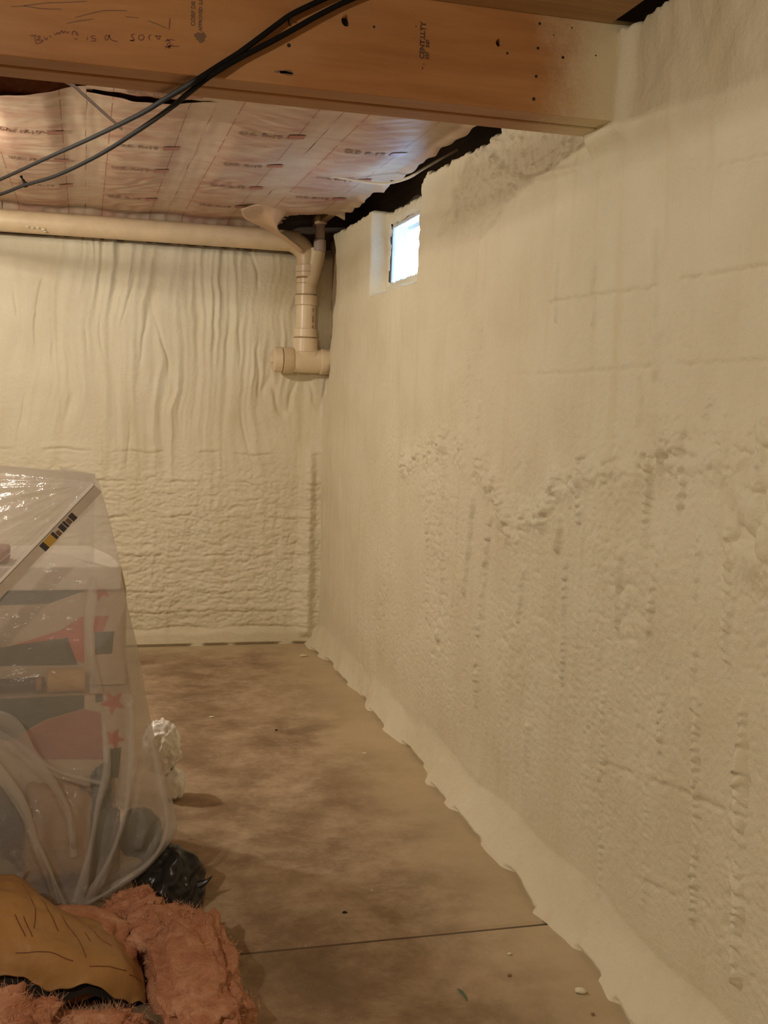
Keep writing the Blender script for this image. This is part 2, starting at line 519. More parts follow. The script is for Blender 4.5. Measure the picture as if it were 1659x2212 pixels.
def build_wall_right():
    ys = [-2.6, -1.8, -1.0, -0.4, 0.1, 0.5, 0.8, 1.0, 1.15, 1.25]
    y = 1.30
    while y < 6.16:
        ys.append(y)
        st = min(0.0085, 0.00115 * y * y)
        if 4.15 < y < 5.12: st = 0.005
        if 5.55 < y < 6.0: st = 0.006
        y += st
    ys = np.array(ys)
    zr = np.concatenate([[0, 0.004, 0.008, 0.013, 0.019], np.arange(0.025, 2.23, 0.0046), [2.235]]) / 2.235
    Y, S = np.meshgrid(ys, zr)
    # ragged top edge
    ztop = 2.232 + 0.010 * fbm2(ys * 9, ys * 0 + 2, 5, 3) + 0.010 * np.abs(vnoise2(ys * 33, ys * 0, 8))
    ztop = ztop + 0.045 * (1 - sstep(2.52, 2.62, ys)) - 0.03 * sstep(2.72, 2.80, ys) * (1 - sstep(2.9, 3.3, ys)) + 0.02 * sstep(3.25, 3.35, ys) * (1 - sstep(3.5, 3.6, ys))
    ztop = ztop - 0.02 * sstep(4.2, 4.3, ys) * (1 - sstep(4.95, 5.05, ys)) + 0.012 * vnoise2(ys * 21, ys * 0, 9)
    Z = S * ztop[None, :]
    near = np.clip(1.0 - (Y - 4.3) / 1.8, 0.35, 1)
    d = 0.010 * fbm2(Y * 1.6, Z * 1.3, 21, 3)
    # warped coordinates so that nothing runs dead straight
    wy = Y + 0.012 * fbm2(Y * 5, Z * 4, 31, 2) + 0.006 * vnoise2(Y * 19, Z * 21, 32); wz = Z + 0.012 * fbm2(Y * 5 + 9, Z * 5, 33, 2) + 0.008 * vnoise2(Y * 17, Z * 19, 34)
    # vertical runs
    runs = fbm2(wy * 13, Z * 1.1, 41, 3)
    runm = 0.35 + 0.65 * sstep(-0.1, 0.5, vnoise2(Y * 1.7, Z * 0.9, 45))
    d += 0.0045 * runs * runm * (0.55 + 0.45 * sstep(2.1, 1.2, Z))
    runs2 = 1 - np.abs(vnoise2(wy * 21, Z * 0.8 + 3, 43)) * 2
    d += 0.0022 * runm * np.clip(runs2, 0, 1) * sstep(0.2, 0.5, Z) * (0.5 + 0.5 * sstep(2.0, 1.4, Z))
    # masks of rough, lumpy spray
    band = WL((870, 1000), (960, 950), (1040, 1010), (1100, 1130), (1150, 1120), (1200, 1050), (1290, 1000), (1430, 965), (1560, 975), (1659, 1010), (1900, 1030))
    db, _ = seg_dist(Y, Z, band)
    lump = np.exp(-(db / 0.055) ** 2)
    low = sstep(1.45, 1.15, Z) * sstep(0.16, 0.30, Z) * (0.6 + 0.4 * sstep(5.3, 4.2, Y))
    rough = np.clip(low * (0.55 + 0.45 * fbm2(Y * 2.2, Z * 1.2, 51, 2)), 0, 1)
    streak_up = np.exp(-((Y - 3.62 - 0.12 * (Z - 1.4)) / 0.16) ** 2) * sstep(1.25, 1.4, Z) * sstep(2.0, 1.7, Z)
    rough = np.clip(rough + 0.55 * streak_up, 0, 1)
    far_smooth = sstep(5.6, 4.9, Y)
    b1 = blobs(wy * 46, wz * 62, 61); b2 = blobs(wy * 24 + 3, wz * 34, 63); b3 = blobs(wy * 75, wz * 90, 67)
    d += rough * (0.0048 * b1 * (0.6 + 0.5 * runs) + 0.0020 * b3 + 0.007 * b2 * sstep(0.0, 0.6, vnoise2(Y * 4, Z * 2.5, 53))) * far_smooth
    d += 0.0012 * b3 * (0.4 + 0.6 * far_smooth)
    lm2 = np.clip(lump * (0.5 + 0.9 * fbm2(Y * 6, Z * 6, 71, 2)), 0, 1)
    d += lm2 * (0.017 * b2 + 0.012 * b1)
    # right hand fringe: big overlapping lumps
    big = np.exp(-((Y - 1.86) / 0.10) ** 2) * sstep(1.40, 1.2, Z) * sstep(1.0, 1.1, Z)
    d += big * 0.024 * blobs(wy * 15, wz * 17, 77)
    # named drips
    def drip(pts, w, amp, per=0.0, seed=0):
        nonlocal d
        P = WL(*pts)
        ymin = min(p[0] for p in P) - 5 * w; ymax = max(p[0] for p in P) + 5 * w
        c = (ys > ymin) & (ys < ymax)
        if not c.any(): return
        yy = Y[:, c] + 0.6 * w * vnoise2(Z[:, c] * 17 + seed, Z[:, c] * 0 + seed, 80 + seed); zz = Z[:, c]
        dist, t = seg_dist(yy, zz, P)
        ww = w * (0.85 + 0.55 * vnoise2(zz * 13, yy * 0 + seed * 3.1, 90 + seed) + 0.25 * vnoise2(zz * 41, yy * 20, 97 + seed))
        ww = np.maximum(ww, 0.25 * w)
        prof = np.exp(-(dist / ww) ** 2) * sstep(-0.02, 0.12, t)
        k = 1.0
        if per > 0:
            ph = zz / per + 0.9 * vnoise2(zz * 12, yy * 25, 95 + seed) + 0.4 * vnoise2(zz * 33, yy * 50, 96 + seed)
            fr = ph - np.floor(ph)
            k = (0.35 + 0.8 * (1 - fr) ** 0.7 * sstep(0, 0.16, fr)) * (0.65 + 0.5 * vnoise2(zz * 7, zz * 0 + seed, 98))
        d[:, c] += 1.8 * amp * prof * k
    DR = [([(926, 985), (924, 1140), (921, 1330)], 0.016, 0.010, 0.030), ([(960, 1040), (955, 1200), (949, 1380)], 0.014, 0.010, 0.045),
          ([(1024, 1050), (1015, 1160), (1002, 1275)], 0.014, 0.009, 0.0), ([(1062, 1090), (1050, 1200), (1036, 1320), (1030, 1520)], 0.014, 0.012, 0.055),
          ([(1127, 1225), (1116, 1340)], 0.010, 0.007, 0.0), ([(1210, 1110), (1202, 1185)], 0.016, 0.010, 0.0),
          ([(1221, 1200), (1216, 1300), (1211, 1470)], 0.010, 0.010, 0.022), ([(1254, 950), (1250, 1040), (1247, 1130)], 0.012, 0.011, 0.030),
          ([(1344, 1180), (1333, 1352)], 0.011, 0.007, 0.0), ([(1421, 1165), (1410, 1260), (1399, 1360)], 0.013, 0.009, 0.028),
          ([(1400, 960), (1395, 1060), (1385, 1150)], 0.016, 0.012, 0.022), ([(1470, 1000), (1462, 1090)], 0.014, 0.012, 0.03),
          ([(1511, 1120), (1505, 1260), (1498, 1420), (1490, 1560)], 0.013, 0.008, 0.05), ([(1580, 1120), (1572, 1260), (1566, 1420)], 0.017, 0.011, 0.025),
          ([(1372, 800), (1374, 850), (1370, 900)], 0.014, 0.003, 0.0), ([(1530, 850), (1515, 890)], 0.014, 0.005, 0.02),
          ([(1430, 930), (1422, 990)], 0.012, 0.012, 0.03), ([(1600, 1480), (1598, 1650), (1592, 1850), (1588, 2120)], 0.017, 0.014, 0.030),
          ([(1505, 1470), (1500, 1640), (1497, 1800), (1494, 1980)], 0.017, 0.011, 0.022), ([(1300, 1470), (1296, 1640), (1290, 1930)], 0.015, 0.008, 0.02),
          ([(1430, 1400), (1426, 1500), (1420, 1620)], 0.013, 0.008, 0.03), ([(1390, 1640), (1392, 1800), (1388, 1950)], 0.014, 0.006, 0.02),
          ([(1140, 1560), (1136, 1640)], 0.014, 0.006, 0.0), ([(1650, 900), (1652, 1000)], 0.02, 0.012, 0.03),
          ([(1200, 560), (1196, 690)], 0.012, 0.005, 0.0), ([(1280, 560), (1277, 695)], 0.012, 0.005, 0.0), ([(1410, 480), (1408, 800)], 0.018, 0.005, 0.0),
          ([(1040, 650), (1036, 760), (1030, 930)], 0.014, 0.006, 0.03), ([(1010, 700), (1006, 900)], 0.014, 0.006, 0.03), ([(845, 1060), (842, 1240)], 0.012, 0.004, 0.03)]
    for k, (pts, w, a, per) in enumerate(DR): drip(pts, w, a, per, k)
    # seams where one pass of spray laps over the other
    def seam(pts, amp, w=0.007, lap=0.0):
        nonlocal d
        P = WL(*pts); dist, t = seg_dist(Y, Z + 0.006 * vnoise2(Y * 30, Z * 0, 14), P)
        zl = np.interp(Y, [p[0] for p in sorted(P)], [p[1] for p in sorted(P)])
        m = (Y > min(p[0] for p in P)) & (Y < max(p[0] for p in P))
        brk = sstep(-0.45, 0.1, vnoise2(Y * 9, Y * 0, 15))
        d -= amp * np.exp(-(dist / w) ** 2) * brk
        if lap: d += np.where(m, lap * sstep(0.0, 0.01, Z - zl) * np.exp(-np.clip(Z - zl, 0, 1) / 0.05), 0) * brk
    seam([(1180, 655), (1270, 640), (1400, 625), (1440, 608), (1540, 592), (1700, 565)], 0.0028, 0.006, 0.004)
    seam([(1100, 808), (1190, 808), (1300, 800), (1420, 790), (1560, 783), (1700, 778)], 0.0018, 0.006, 0.002)
    seam([(1160, 508), (1230, 497)], 0.002); seam([(1540, 360), (1700, 325)], 0.003, 0.006, 0.003)
    seam([(880, 722), (1000, 692)], 0.002); seam([(740, 830), (850, 826)], 0.0018)
    seam([(1300, 1650), (1440, 1700), (1560, 1750)], 0.003, 0.008, 0.003)
    seam([(1380, 1900), (1450, 1935)], 0.003, 0.008, 0.003)
    # thin, rough patch just behind the beam
    rp = WL((1000, 290), (1060, 262), (1252, 268), (1258, 305), (1200, 345), (1150, 372), (1100, 415), (1050, 480), (1010, 545), (955, 640), (925, 600), (950, 500), (985, 400))
    warpY = Y + 0.05 * fbm2(Y * 7, Z * 14, 19, 2); warpZ = Z + 0.018 * fbm2(Y * 9, Z * 16, 23, 2)
    pm = np.zeros_like(Y)
    for oy in (-0.03, 0, 0.03):
        for oz in (-0.012, 0, 0.012): pm += in_poly(warpY + oy, warpZ + oz, rp)
    pm /= 9
    fade = 0.25 + 0.75 * sstep(1.85, 2.12, Z)
    d -= pm * fade * (0.010 + 0.011 * b2 + 0.006 * b1)
    bare = 0.22 * pm * fade
    # foam heaped round the end of the beam, and thick above
    hb = np.maximum(np.abs(Y - 2.635) - 0.10, np.abs(Z - 2.185) - 0.13)
    d += 0.030 * np.exp(-(np.clip(hb, 0, 9) / 0.035) ** 2) * (Y < 2.72)
    nb = sstep(1.86, 2.04, Z) * (1 - sstep(2.35, 2.60, Y)); d += 0.016 * nb * (0.7 + 0.6 * fbm2(Y * 7, Z * 6, 27, 2))
    # buried cable that shows as a soft ridge
    cb = WL((1040, 330), (1055, 365), (1100, 385), (1170, 378), (1240, 362), (1330, 352), (1450, 356), (1560, 352))
    dc, tc = seg_dist(Y, Z, cb)
    d += 0.010 * np.exp(-(dc / 0.011) ** 2) * (1 - 0.75 * sstep(0.45, 0.6, tc))
    # coved foot
    edge = np.interp(ys, [e[0] for e in EDGE], [e[1] for e in EDGE]) + 0.004 * fbm2(ys * 5, ys * 0, 37, 3)
    e = (XW - edge)[None, :]
    hf = 0.130 + 0.03 * vnoise2(ys * 2.2, ys * 0, 35)[None, :]
    k = np.clip(1 - Z / hf, 0, 1)
    sm = sstep(1.25, 0.72, Z / hf)
    d = d * (1 - sm) + 0.25 * d * sm
    d = d + e * (0.35 * k + 0.65 * k ** 1.5) + sm * 0.003 * fbm2(Y * 12, Z * 12, 39, 2)
    under = sstep(-0.12, 0.06, vnoise2(ys * 4.1, ys * 0, 44))[None, :]
    d -= 0.024 * under * (Z < 0.0095)
    # bare concrete in the corner behind the waste stack
    cp = [(6.3, 2.3), (5.93, 2.3), (5.80, 2.16), (5.78, 2.0), (5.79, 1.93), (5.83, 1.85), (5.86, 1.70), (5.90, 1.62), (5.88, 1.56), (5.91, 1.40), (6.3, 1.36)]
    cw = in_poly(Y + 0.02 * fbm2(Y * 8, Z * 12, 46, 2), Z, cp)
    d = np.where(cw, -0.028 + 0.25 * d, d); bare = np.maximum(bare, 0.9 * cw)
    # window opening
    nz = 0.012 * fbm2(Z * 16, Y * 3, 47, 2); ny = 0.010 * fbm2(Y * 14, Z * 3, 49, 2)
    notch = sstep(4.262, 4.285, Y + nz) * sstep(5.045, 5.005, Y + 0.5 * nz) * sstep(1.845, 1.868, Z + ny)
    inner = -0.062 + 0.35 * d + 0.004 * fbm2(Y * 16, Z * 16, 48, 2)
    d = d * (1 - notch) + inner * notch
    dpane = np.maximum(np.abs(Y - 4.645) - 0.305, np.abs(Z - 2.035) - 0.132)
    d -= 0.012 * notch * np.exp(-(np.clip(dpane, -0.02, 1) / 0.012) ** 2)
    X = XW - d
    ny_ = len(ys)
    V = np.stack([X, Y, Z], -1)
    # lip over the top of the foam back to the rim
    lips = []
    for q, (bx, bz) in enumerate([(0.016, 0.006), (0.05, 0.004), (0.12, -0.004), (0.24, -0.008)]):
        lx = np.maximum(X[-1], XW - 0.02) + bx; lz = Z[-1] + bz + 0.006 * vnoise2(ys * 25, ys * 0 + q, 55)
        lips.append(np.stack([lx, ys, lz], -1))
    V = np.concatenate([V, np.stack(lips)], 0)
    nr = V.shape[0]
    Q = grid_faces(nr, ny_)
    # cut the pane opening
    zc = Z[:-1, :-1]; yc = Y[:-1, :-1]
    wob = 0.007 * fbm2(Z * 22, Y * 4, 57, 2)[:-1, :-1]
    zlow = 1.905 + 0.3 * wob; zhi = 2.165 + wob
    hole = (yc > 4.335 + wob) & (yc < 4.952 + 0.6 * wob + 0.02 * (2.16 - zc)) & (zc > zlow) & (zc < zhi)
    holef = np.zeros((nr - 1, ny_ - 1), bool); holef[:hole.shape[0]] = hole
    Q = Q[~holef.ravel()]
    me = mesh_np('wall_right', V.reshape(-1, 3), Q[:, ::-1])
    at = me.attributes.new('bare', 'FLOAT', 'POINT')
    bb = np.zeros((nr, ny_), np.float32); bb[:bare.shape[0]] = bare
    at.data.foreach_set('value', bb.ravel())
    o = link('wall_right', me, M_FOAM)
    tag(o, 'cream sprayed-foam wall with long drips along the right side', kind='structure')
    return o
wall_right = build_wall_right()

# ---- back wall: heavier vertical runs on top, layered below
def build_wall_back():
    xs = np.concatenate([np.linspace(XL, -0.75, 40)[:-1], np.arange(-0.75, 1.50, 0.0062)])
    zr = np.concatenate([[0, 0.004, 0.009, 0.014, 0.02], np.arange(0.026, 2.19, 0.006)])
    X, Z = np.meshgrid(xs, zr)
    wx = X + 0.030 * vnoise2(X * 3, Z * 2.6, 101) + 0.008 * vnoise2(X * 11, Z * 9, 103) + 0.05 * vnoise2(X * 1.5, Z * 1.3, 104) - 0.035 * (Z - 1.5)
    up = sstep(0.75, 1.35, Z)
    r1 = 1 - np.abs(vnoise2(wx * 10, Z * 0.55, 105)) * 2.0
    r2 = 1 - np.abs(vnoise2(wx * 19 + 5, Z * 0.8, 107)) * 2.0
    r3 = vnoise2(wx * 36, Z * 1.2, 109)
    d = 0.014 * fbm2(X * 1.3, Z * 1.0, 111, 2)
    side = 0.35 + 0.65 * sstep(-0.2, 0.25, X)
    d += side * (0.22 + 0.78 * up) * (0.0145 * (0.35 + 0.9 * sstep(-0.4, 0.5, vnoise2(X * 2.6, Z * 1.4, 106))) * np.maximum(r1, -0.6) + 0.0085 * (0.3 + sstep(-0.2, 0.6, vnoise2(X * 3.7, Z * 2.2, 108))) * np.maximum(r2, -0.5) + 0.0022 * r3)
    d -= (0.25 + 0.75 * up) * 0.012 * np.exp(-(vnoise2(wx * 7 + 2, Z * 0.7, 110) / 0.045) ** 2) * sstep(-0.1, 0.35, vnoise2(X * 4, Z * 2.5, 112))
    # layered, crackled lower part
    lowm = sstep(1.15, 0.8, Z) * sstep(0.07, 0.14, Z)
    wz = Z + 0.012 * fbm2(X * 7, Z * 6, 113, 3)
    b1 = blobs(wx * 24, wz * 52, 115); b2 = blobs(wx * 42, wz * 85, 117)
    hor = fbm2(wx * 7, wz * 24, 119, 3)
    d += lowm * (0.0055 * b1 + 0.004 * b2 + 0.004 * hor)
    d += 0.0024 * b2 * (0.6 + 0.5 * vnoise2(X * 6, Z * 6, 114))
    for k, zc in enumerate([1.06, 0.90, 0.71, 0.50, 0.295, 0.185, 0.10]):
        zz = zc + 0.014 * fbm2(X * 5, X * 0 + k, 121, 3)
        brk = sstep(-0.25, 0.15, vnoise2(X * 5, X * 0 + k * 7, 123)) if zc > 0.2 else 1.0
        d -= 0.006 * np.exp(-((Z - zz) / 0.005) ** 2) * brk
        d += 0.004 * np.exp(-((Z - zz - 0.018) / 0.016) ** 2) * brk
    sk = sstep(0.115, 0.06, Z + 0.012 * fbm2(X * 6, X * 0, 125, 2)); d = d * (1 - 0.8 * sk) + 0.020 * sk
    d -= 0.025 * (Z < 0.011) * sstep(-0.3, 0.0, vnoise2(X * 6, X * 0, 127))
    # bead in the inside corner
    bd = np.exp(-((X - 1.205) / 0.032) ** 2) * sstep(1.15, 1.0, Z) * sstep(0.03, 0.08, Z)
    d += bd * (0.028 + 0.012 * blobs(X * 14, wz * 20, 129))
    d += 0.03 * sstep(1.12, 1.30, X)
    d -= 0.05 * sstep(2.12, 2.2, Z)
    bare = 0.55 * sstep(2.13, 2.19, Z + 0.012 * vnoise2(X * 14, X * 0, 131))
    V = np.stack([X, YB - d, Z], -1).reshape(-1, 3)
    me = mesh_np('wall_back', V, grid_faces(*X.shape))
    at = me.attributes.new('bare', 'FLOAT', 'POINT'); at.data.foreach_set('value', bare.astype(np.float32).ravel())
    o = link('wall_back', me, M_FOAM)
    tag(o, 'cream sprayed-foam back wall with vertical ripples', kind='structure')
build_wall_back()

for nm, b in (('wall_left', (XL - 0.2, XL, YF - 0.2, YB + 0.3, 0, 2.75)), ('wall_front', (XL, 1.65, YF - 0.2, YF, 0, 2.75))):
    tag(box(nm, *b, M_FOAM), kind='structure')
tag(box('ceiling', XL - 0.2, 1.65, YF - 0.2, YB + 0.3, ZS, ZS + 0.02, M_JOIST), kind='structure')
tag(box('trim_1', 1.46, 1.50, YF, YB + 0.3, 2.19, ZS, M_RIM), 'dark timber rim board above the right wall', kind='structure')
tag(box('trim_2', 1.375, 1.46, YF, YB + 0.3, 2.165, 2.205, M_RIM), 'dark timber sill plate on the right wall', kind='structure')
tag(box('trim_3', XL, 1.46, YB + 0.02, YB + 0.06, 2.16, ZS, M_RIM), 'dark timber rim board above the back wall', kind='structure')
# concrete behind the foam, around the window
for nm, b in (('foundation_below', (1.40, 1.44, YF, YB + 0.3, 0, 1.86)), ('foundation_near', (1.40, 1.44, YF, 4.28, 1.86, 2.165)),
              ('foundation_far', (1.40, 1.44, 5.00, YB + 0.3, 1.86, 2.165))):
    tag(box('concrete_block', *b, M_CONC, wall_right), None)
tag(box('concrete_block', XL, 1.65, YB + 0.12, YB + 0.3, 0, 2.19, M_CONC), None, kind='structure').name = 'foundation_back'

# ---- window
win = empty('window_1', (1.38, 4.64, 1.88)); tag(win, 'small bright basement window sunk in the foam wall', kind='structure')
for b in ((1.350, 1.40, 4.27, 4.338, 1.865, 2.165), (1.350, 1.40, 4.953, 5.0, 1.865, 2.165), (1.350, 1.40, 4.338, 4.953, 1.865, 1.903), (1.350, 1.40, 4.338, 4.953, 2.152, 2.175)):
    box('window_frame', *b, M_VINYL, win, 0.003)
box('glass_pane', 1.366, 1.370, 4.338, 4.953, 1.903, 2.152, M_GLASS, win)
def window_film():
    ny, nz = 50, 30
    Y, Z = np.meshgrid(np.linspace(4.34, 4.952, ny), np.linspace(1.905, 2.15, nz))
    X = 1.358 + 0.004 * np.sin((Y - 4.3) * 40 + 5 * (Z - 1.9)) + 0.002 * fbm2(Y * 20, Z * 8, 201, 2)
    f = (Y[:-1, :-1] > 4.74 - 0.5 * np.abs(Z[:-1, :-1] - 2.05)).ravel()
    me = mesh_np('plastic_film', np.stack([X, Y, Z], -1).reshape(-1, 3), grid_faces(nz, ny)[f])
    link('plastic_film', me, M_POLYW, win)
window_film()

# ================================================================== TIMBER
BY0, BZ0, BZ1 = 2.55, 2.065, ZJ - 0.001      # near face, underside and top of the main beam
def text_mesh(body, size, bold=0.0):
    cu = bpy.data.curves.new('t', 'FONT'); cu.body = body; cu.size = size; cu.offset = bold; cu.resolution_u = 2
    ob = bpy.data.objects.new('t', cu); COL.objects.link(ob)
    me = bpy.data.meshes.new_from_object(ob.evaluated_get(bpy.context.evaluated_depsgraph_get()))
    bpy.data.objects.remove(ob); bpy.data.curves.remove(cu)
    n = len(me.vertices); co = np.zeros(n * 3); me.vertices.foreach_get('co', co); co = co.reshape(-1, 3)
    return me, co

def set_co(me, co):
    me.vertices.foreach_set('co', np.asarray(co, np.float32).ravel()); me.update()

def build_beam():
    root = empty('main_beam', (-1.4, BY0 + 0.09, BZ0))
    tag(root, 'orange-brown laminated timber beam crossing the top of the room', 'beam')
    y = BY0; lens = [(0.0435, 0.0, 0.001), (0.0435, 0.003, 0.0055), (0.0435, 0.0, 0.001), (0.0435, 0.002, 0)]
    first = None
    for w, dz, gap in lens:
        p = box('ply', XL + 0.02, 1.302, y, y + w, BZ0 + dz, BZ1, M_LVL, root, 0.0035)
        if first is None: first = p
        y += w + gap
    box('ply_gap', XL + 0.05, 1.29, BY0 + 0.080, BY0 + 0.10, BZ0 + 0.02, BZ1 - 0.02, M_GAP, root)
    # drilled holes, cut into the near ply
    def cut(px, py, r, squash=1.0, depth=0.03):
        p = onY(px, py, BY0)
        bm = bmesh.new(); bmesh.ops.create_cone(bm, cap_ends=True, segments=20, radius1=r, radius2=r, depth=2 * depth)
        bmesh.ops.rotate(bm, verts=bm.verts[:], matrix=Matrix.Rotation(math.pi / 2, 3, 'X'))
        bmesh.ops.scale(bm, vec=(squash, 1, 1), verts=bm.verts[:]); bmesh.ops.translate(bm, vec=tuple(p), verts=bm.verts[:])
        c = link('cutter', from_bm('cutter', bm)); return c, p
    for (px, py, r, sq) in [(748, 44, 0.0135, 0.85), (1078, 92, 0.0095, 0.85)]:
        c, p = cut(px, py, r, sq)
        md = first.modifiers.new('b', 'BOOLEAN'); md.object = c; md.operation = 'DIFFERENCE'; md.solver = 'EXACT'
        bpy.context.view_layer.update()
        me = bpy.data.meshes.new_from_object(first.evaluated_get(bpy.context.evaluated_depsgraph_get()))
        first.modifiers.clear(); first.data = me
        bpy.data.objects.remove(c)
        q = link('hole_bottom', from_bm('hole_bottom', box_bm(p[0] - r, p[0] + r, BY0 + 0.026, BY0 + 0.0295, p[2] - r, p[2] + r)), M_HOLE, first, False)
    # nail heads and pits
    for (px, py, r) in [(1166, 51, .0035), (1162, 104, .0036), (1216, 124, .0036), (1158, 165, .0036), (1153, 214, .0042), (1096, 115, .003), (624, 98, .0045),
                        (1235, 60, .002), (1287, 120, .002), (1196, 76, .0016), (808, 58, .003)]:
        p = onY(px, py, BY0)
        lathe('nail_head', [(0, r), (0.0008, r), (0.0012, r * 0.6)], (p[0], BY0 + 0.0004, p[2]), (0, -1, 0), M_HOLE, first, 10)
    for (px, py, rx, rz) in [(433, 80, .0125, .011), (620, 157, .015, .006), (612, 156, .022, .003)]:      # knots
        p = onY(px, py, BY0); a = np.linspace(0, 2 * np.pi, 22, endpoint=False)
        rr = 1 + 0.16 * np.sin(3 * a + px) + 0.1 * np.sin(7 * a)
        V = [(p[0] + rx * r_ * math.cos(t), BY0 - 0.0003, p[2] + rz * r_ * math.sin(t)) for t, r_ in zip(a, rr)]
        me = bpy.data.meshes.new('knot'); me.from_pydata(V, [], [tuple(range(22))]); link('knot', me, M_STAMPF, first)
    # handwriting in red-brown marker
    def stroke_set(name, strokes, ox, oy, sc, w, mat):
        V = []; Fc = []
        for st in strokes:
            P = np.array([onY(ox + x * sc, oy + y_ * sc, BY0) for x, y_ in st])
            if len(P) > 2: P = catmull(P, 4 * len(P))
            T = np.gradient(P, axis=0); T /= np.linalg.norm(T, axis=1)[:, None] + 1e-9
            N = np.stack([-T[:, 2], 0 * T[:, 0], T[:, 0]], -1)
            b = len(V); n = len(P)
            ww = w * (0.7 + 0.5 * np.sin(np.linspace(0.4, 2.6, n)))
            for i in range(n):
                V.append(tuple(P[i] + N[i] * ww[i] + (0, -0.0004, 0))); V.append(tuple(P[i] - N[i] * ww[i] + (0, -0.0004, 0)))
            for i in range(n - 1): Fc.append((b + 2 * i, b + 2 * i + 1, b + 2 * i + 3, b + 2 * i + 2))
        me = bpy.data.meshes.new(name); me.from_pydata(V, [], Fc); link(name, me, mat, first, False)
    hw = [[(185, 155), (215, 153), (242, 150)], [(225, 158), (240, 225)], [(240, 165), (275, 160), (265, 183), (245, 190)], [(245, 195), (300, 195), (285, 215), (240, 228)],
          [(310, 165), (330, 190), (345, 170)], [(360, 150), (378, 172)], [(400, 135), (420, 145), (435, 125), (450, 140), (470, 110), (485, 130), (500, 115), (520, 130), (537, 117)],
          [(570, 150), (565, 125), (590, 115), (605, 150)], [(610, 120), (616, 156)], [(580, 180), (612, 186)], [(697, 165), (701, 196)],
          [(772, 155), (735, 160), (745, 178), (772, 183), (770, 200), (735, 204)], [(890, 160), (870, 150), (858, 175), (870, 195), (890, 175), (896, 150), (905, 180), (935, 200), (972, 206)],
          [(1125, 140), (1095, 150), (1112, 176), (1118, 192), (1085, 198), (1122, 200)], [(1165, 150), (1160, 180), (1185, 195), (1207, 175), (1200, 150), (1168, 150)],
          [(1272, 145), (1250, 165), (1262, 196)], [(1308, 150), (1340, 186), (1357, 150)], [(1312, 156), (1352, 158)],
          [(1395, 205), (1440, 190), (1482, 195)], [(1410, 185), (1440, 210), (1410, 230)], [(1390, 250), (1525, 250)], [(1415, 233), (1446, 271)], [(1446, 225), (1430, 271)], [(1398, 266), (1470, 233)],
          [(1441, 0), (1437, 50), (1433, 100)]]
    stroke_set('handwriting', hw, 20, 40, 0.241, 0.0011, M_INK)
    sc2 = [[(80, 48), (170, 42), (330, 22), (470, 18), (620, 10)], [(540, 126), (650, 97), (760, 76), (910, 78)], [(480, 168), (570, 150), (670, 136)], [(170, 42), (300, 62), (440, 66)],
           [(900, 120), (990, 128)], [(1060, 150), (1130, 175), (1200, 205)]]
    stroke_set('pencil_scribble', sc2, 0, 0, 0.3014, 0.0008, M_STAMPF)
    # rubber stamps, reading upwards
    def stamp(body, px, py, size, mat, bold=0.0006):
        me, co = text_mesh(body, size, bold); p = onY(px, py, BY0)
        out = np.stack([p[0] - co[:, 1], np.full(len(co), BY0 - 0.0005), p[2] + co[:, 0]], -1)
        set_co(me, out); link('ink_stamp', me, mat, first, False)
    stamp('CENT.LLTY', 916, 128, 0.0165, M_STAMP); stamp('337   547', 926, 129, 0.0115, M_STAMP)
    stamp('- .', 916, 150, 0.016, M_STAMP); stamp('. -', 922, 64, 0.016, M_STAMPF); stamp('.', 900, 60, 0.03, M_STAMPF)
    stamp('CORP D8 S', 421, 57, 0.0125, M_STAMPF); stamp('APPROVED 2.0E', 436, 68, 0.0105, M_STAMPF)
    return root
build_beam()

JX = [-3.645, -3.24, -2.835, -2.43, -2.025, -1.62, -1.215, -0.81, -0.405, 0.0, 0.405, 0.81, 1.215]
names = ['third', 'fourth']
for k, x in enumerate(JX[5:]):
    o = box('floor_joist', x - 0.019, x + 0.019, 0.0, YB + 0.08, ZJ, ZS - 0.001, M_JOIST, None, 0.002)
    n_from = len(JX) - 5 - k
    ordw = ['', 'first', 'second', 'third', 'fourth', 'fifth', 'sixth', 'seventh', 'eighth'][n_from]
    tag(o, 'timber floor joist above the insulation, %s from the right wall' % ordw, 'joist', 'floor joists over the beam')
pl = box('plywood_panel', -2.6, 1.222, 0.6, BY0 - 0.004, ZJ - 0.014, ZJ - 0.001, M_PLY)
tag(pl, 'brown plywood panel under the joists in front of the beam', 'panel')

# ================================================================== CEILING INSULATION
def film_z(x, y, seed):
    c = np.abs(((x + 4.05) % 0.405) - 0.2025)          # 0.2025 at a joist, 0 mid bay
    sag = sstep(0.165, 0.06, c)
    z = ZJ - 0.006 - sag * (0.008 + 0.006 * vnoise2(x * 2 + seed, y * 1.7, 301))
    w = fbm2(x * 4 + seed * 3, y * 17 + 2 * np.sin(x * 6), 303, 3)
    z += sag * 0.0032 * w
    z += 0.0012 * vnoise2(x * 30, y * 3, 305 + seed) * sstep(0.12, 0.17, c)
    # diagonal tension wrinkles out of staples
    z += 0.0022 * sag * np.sin(60 * (y * 0.7 + x) + 6 * vnoise2(x * 5, y * 5, 307)) * sstep(0.1, 0.6, vnoise2(x * 1.9 + 4, y * 1.3, 309))
    return z

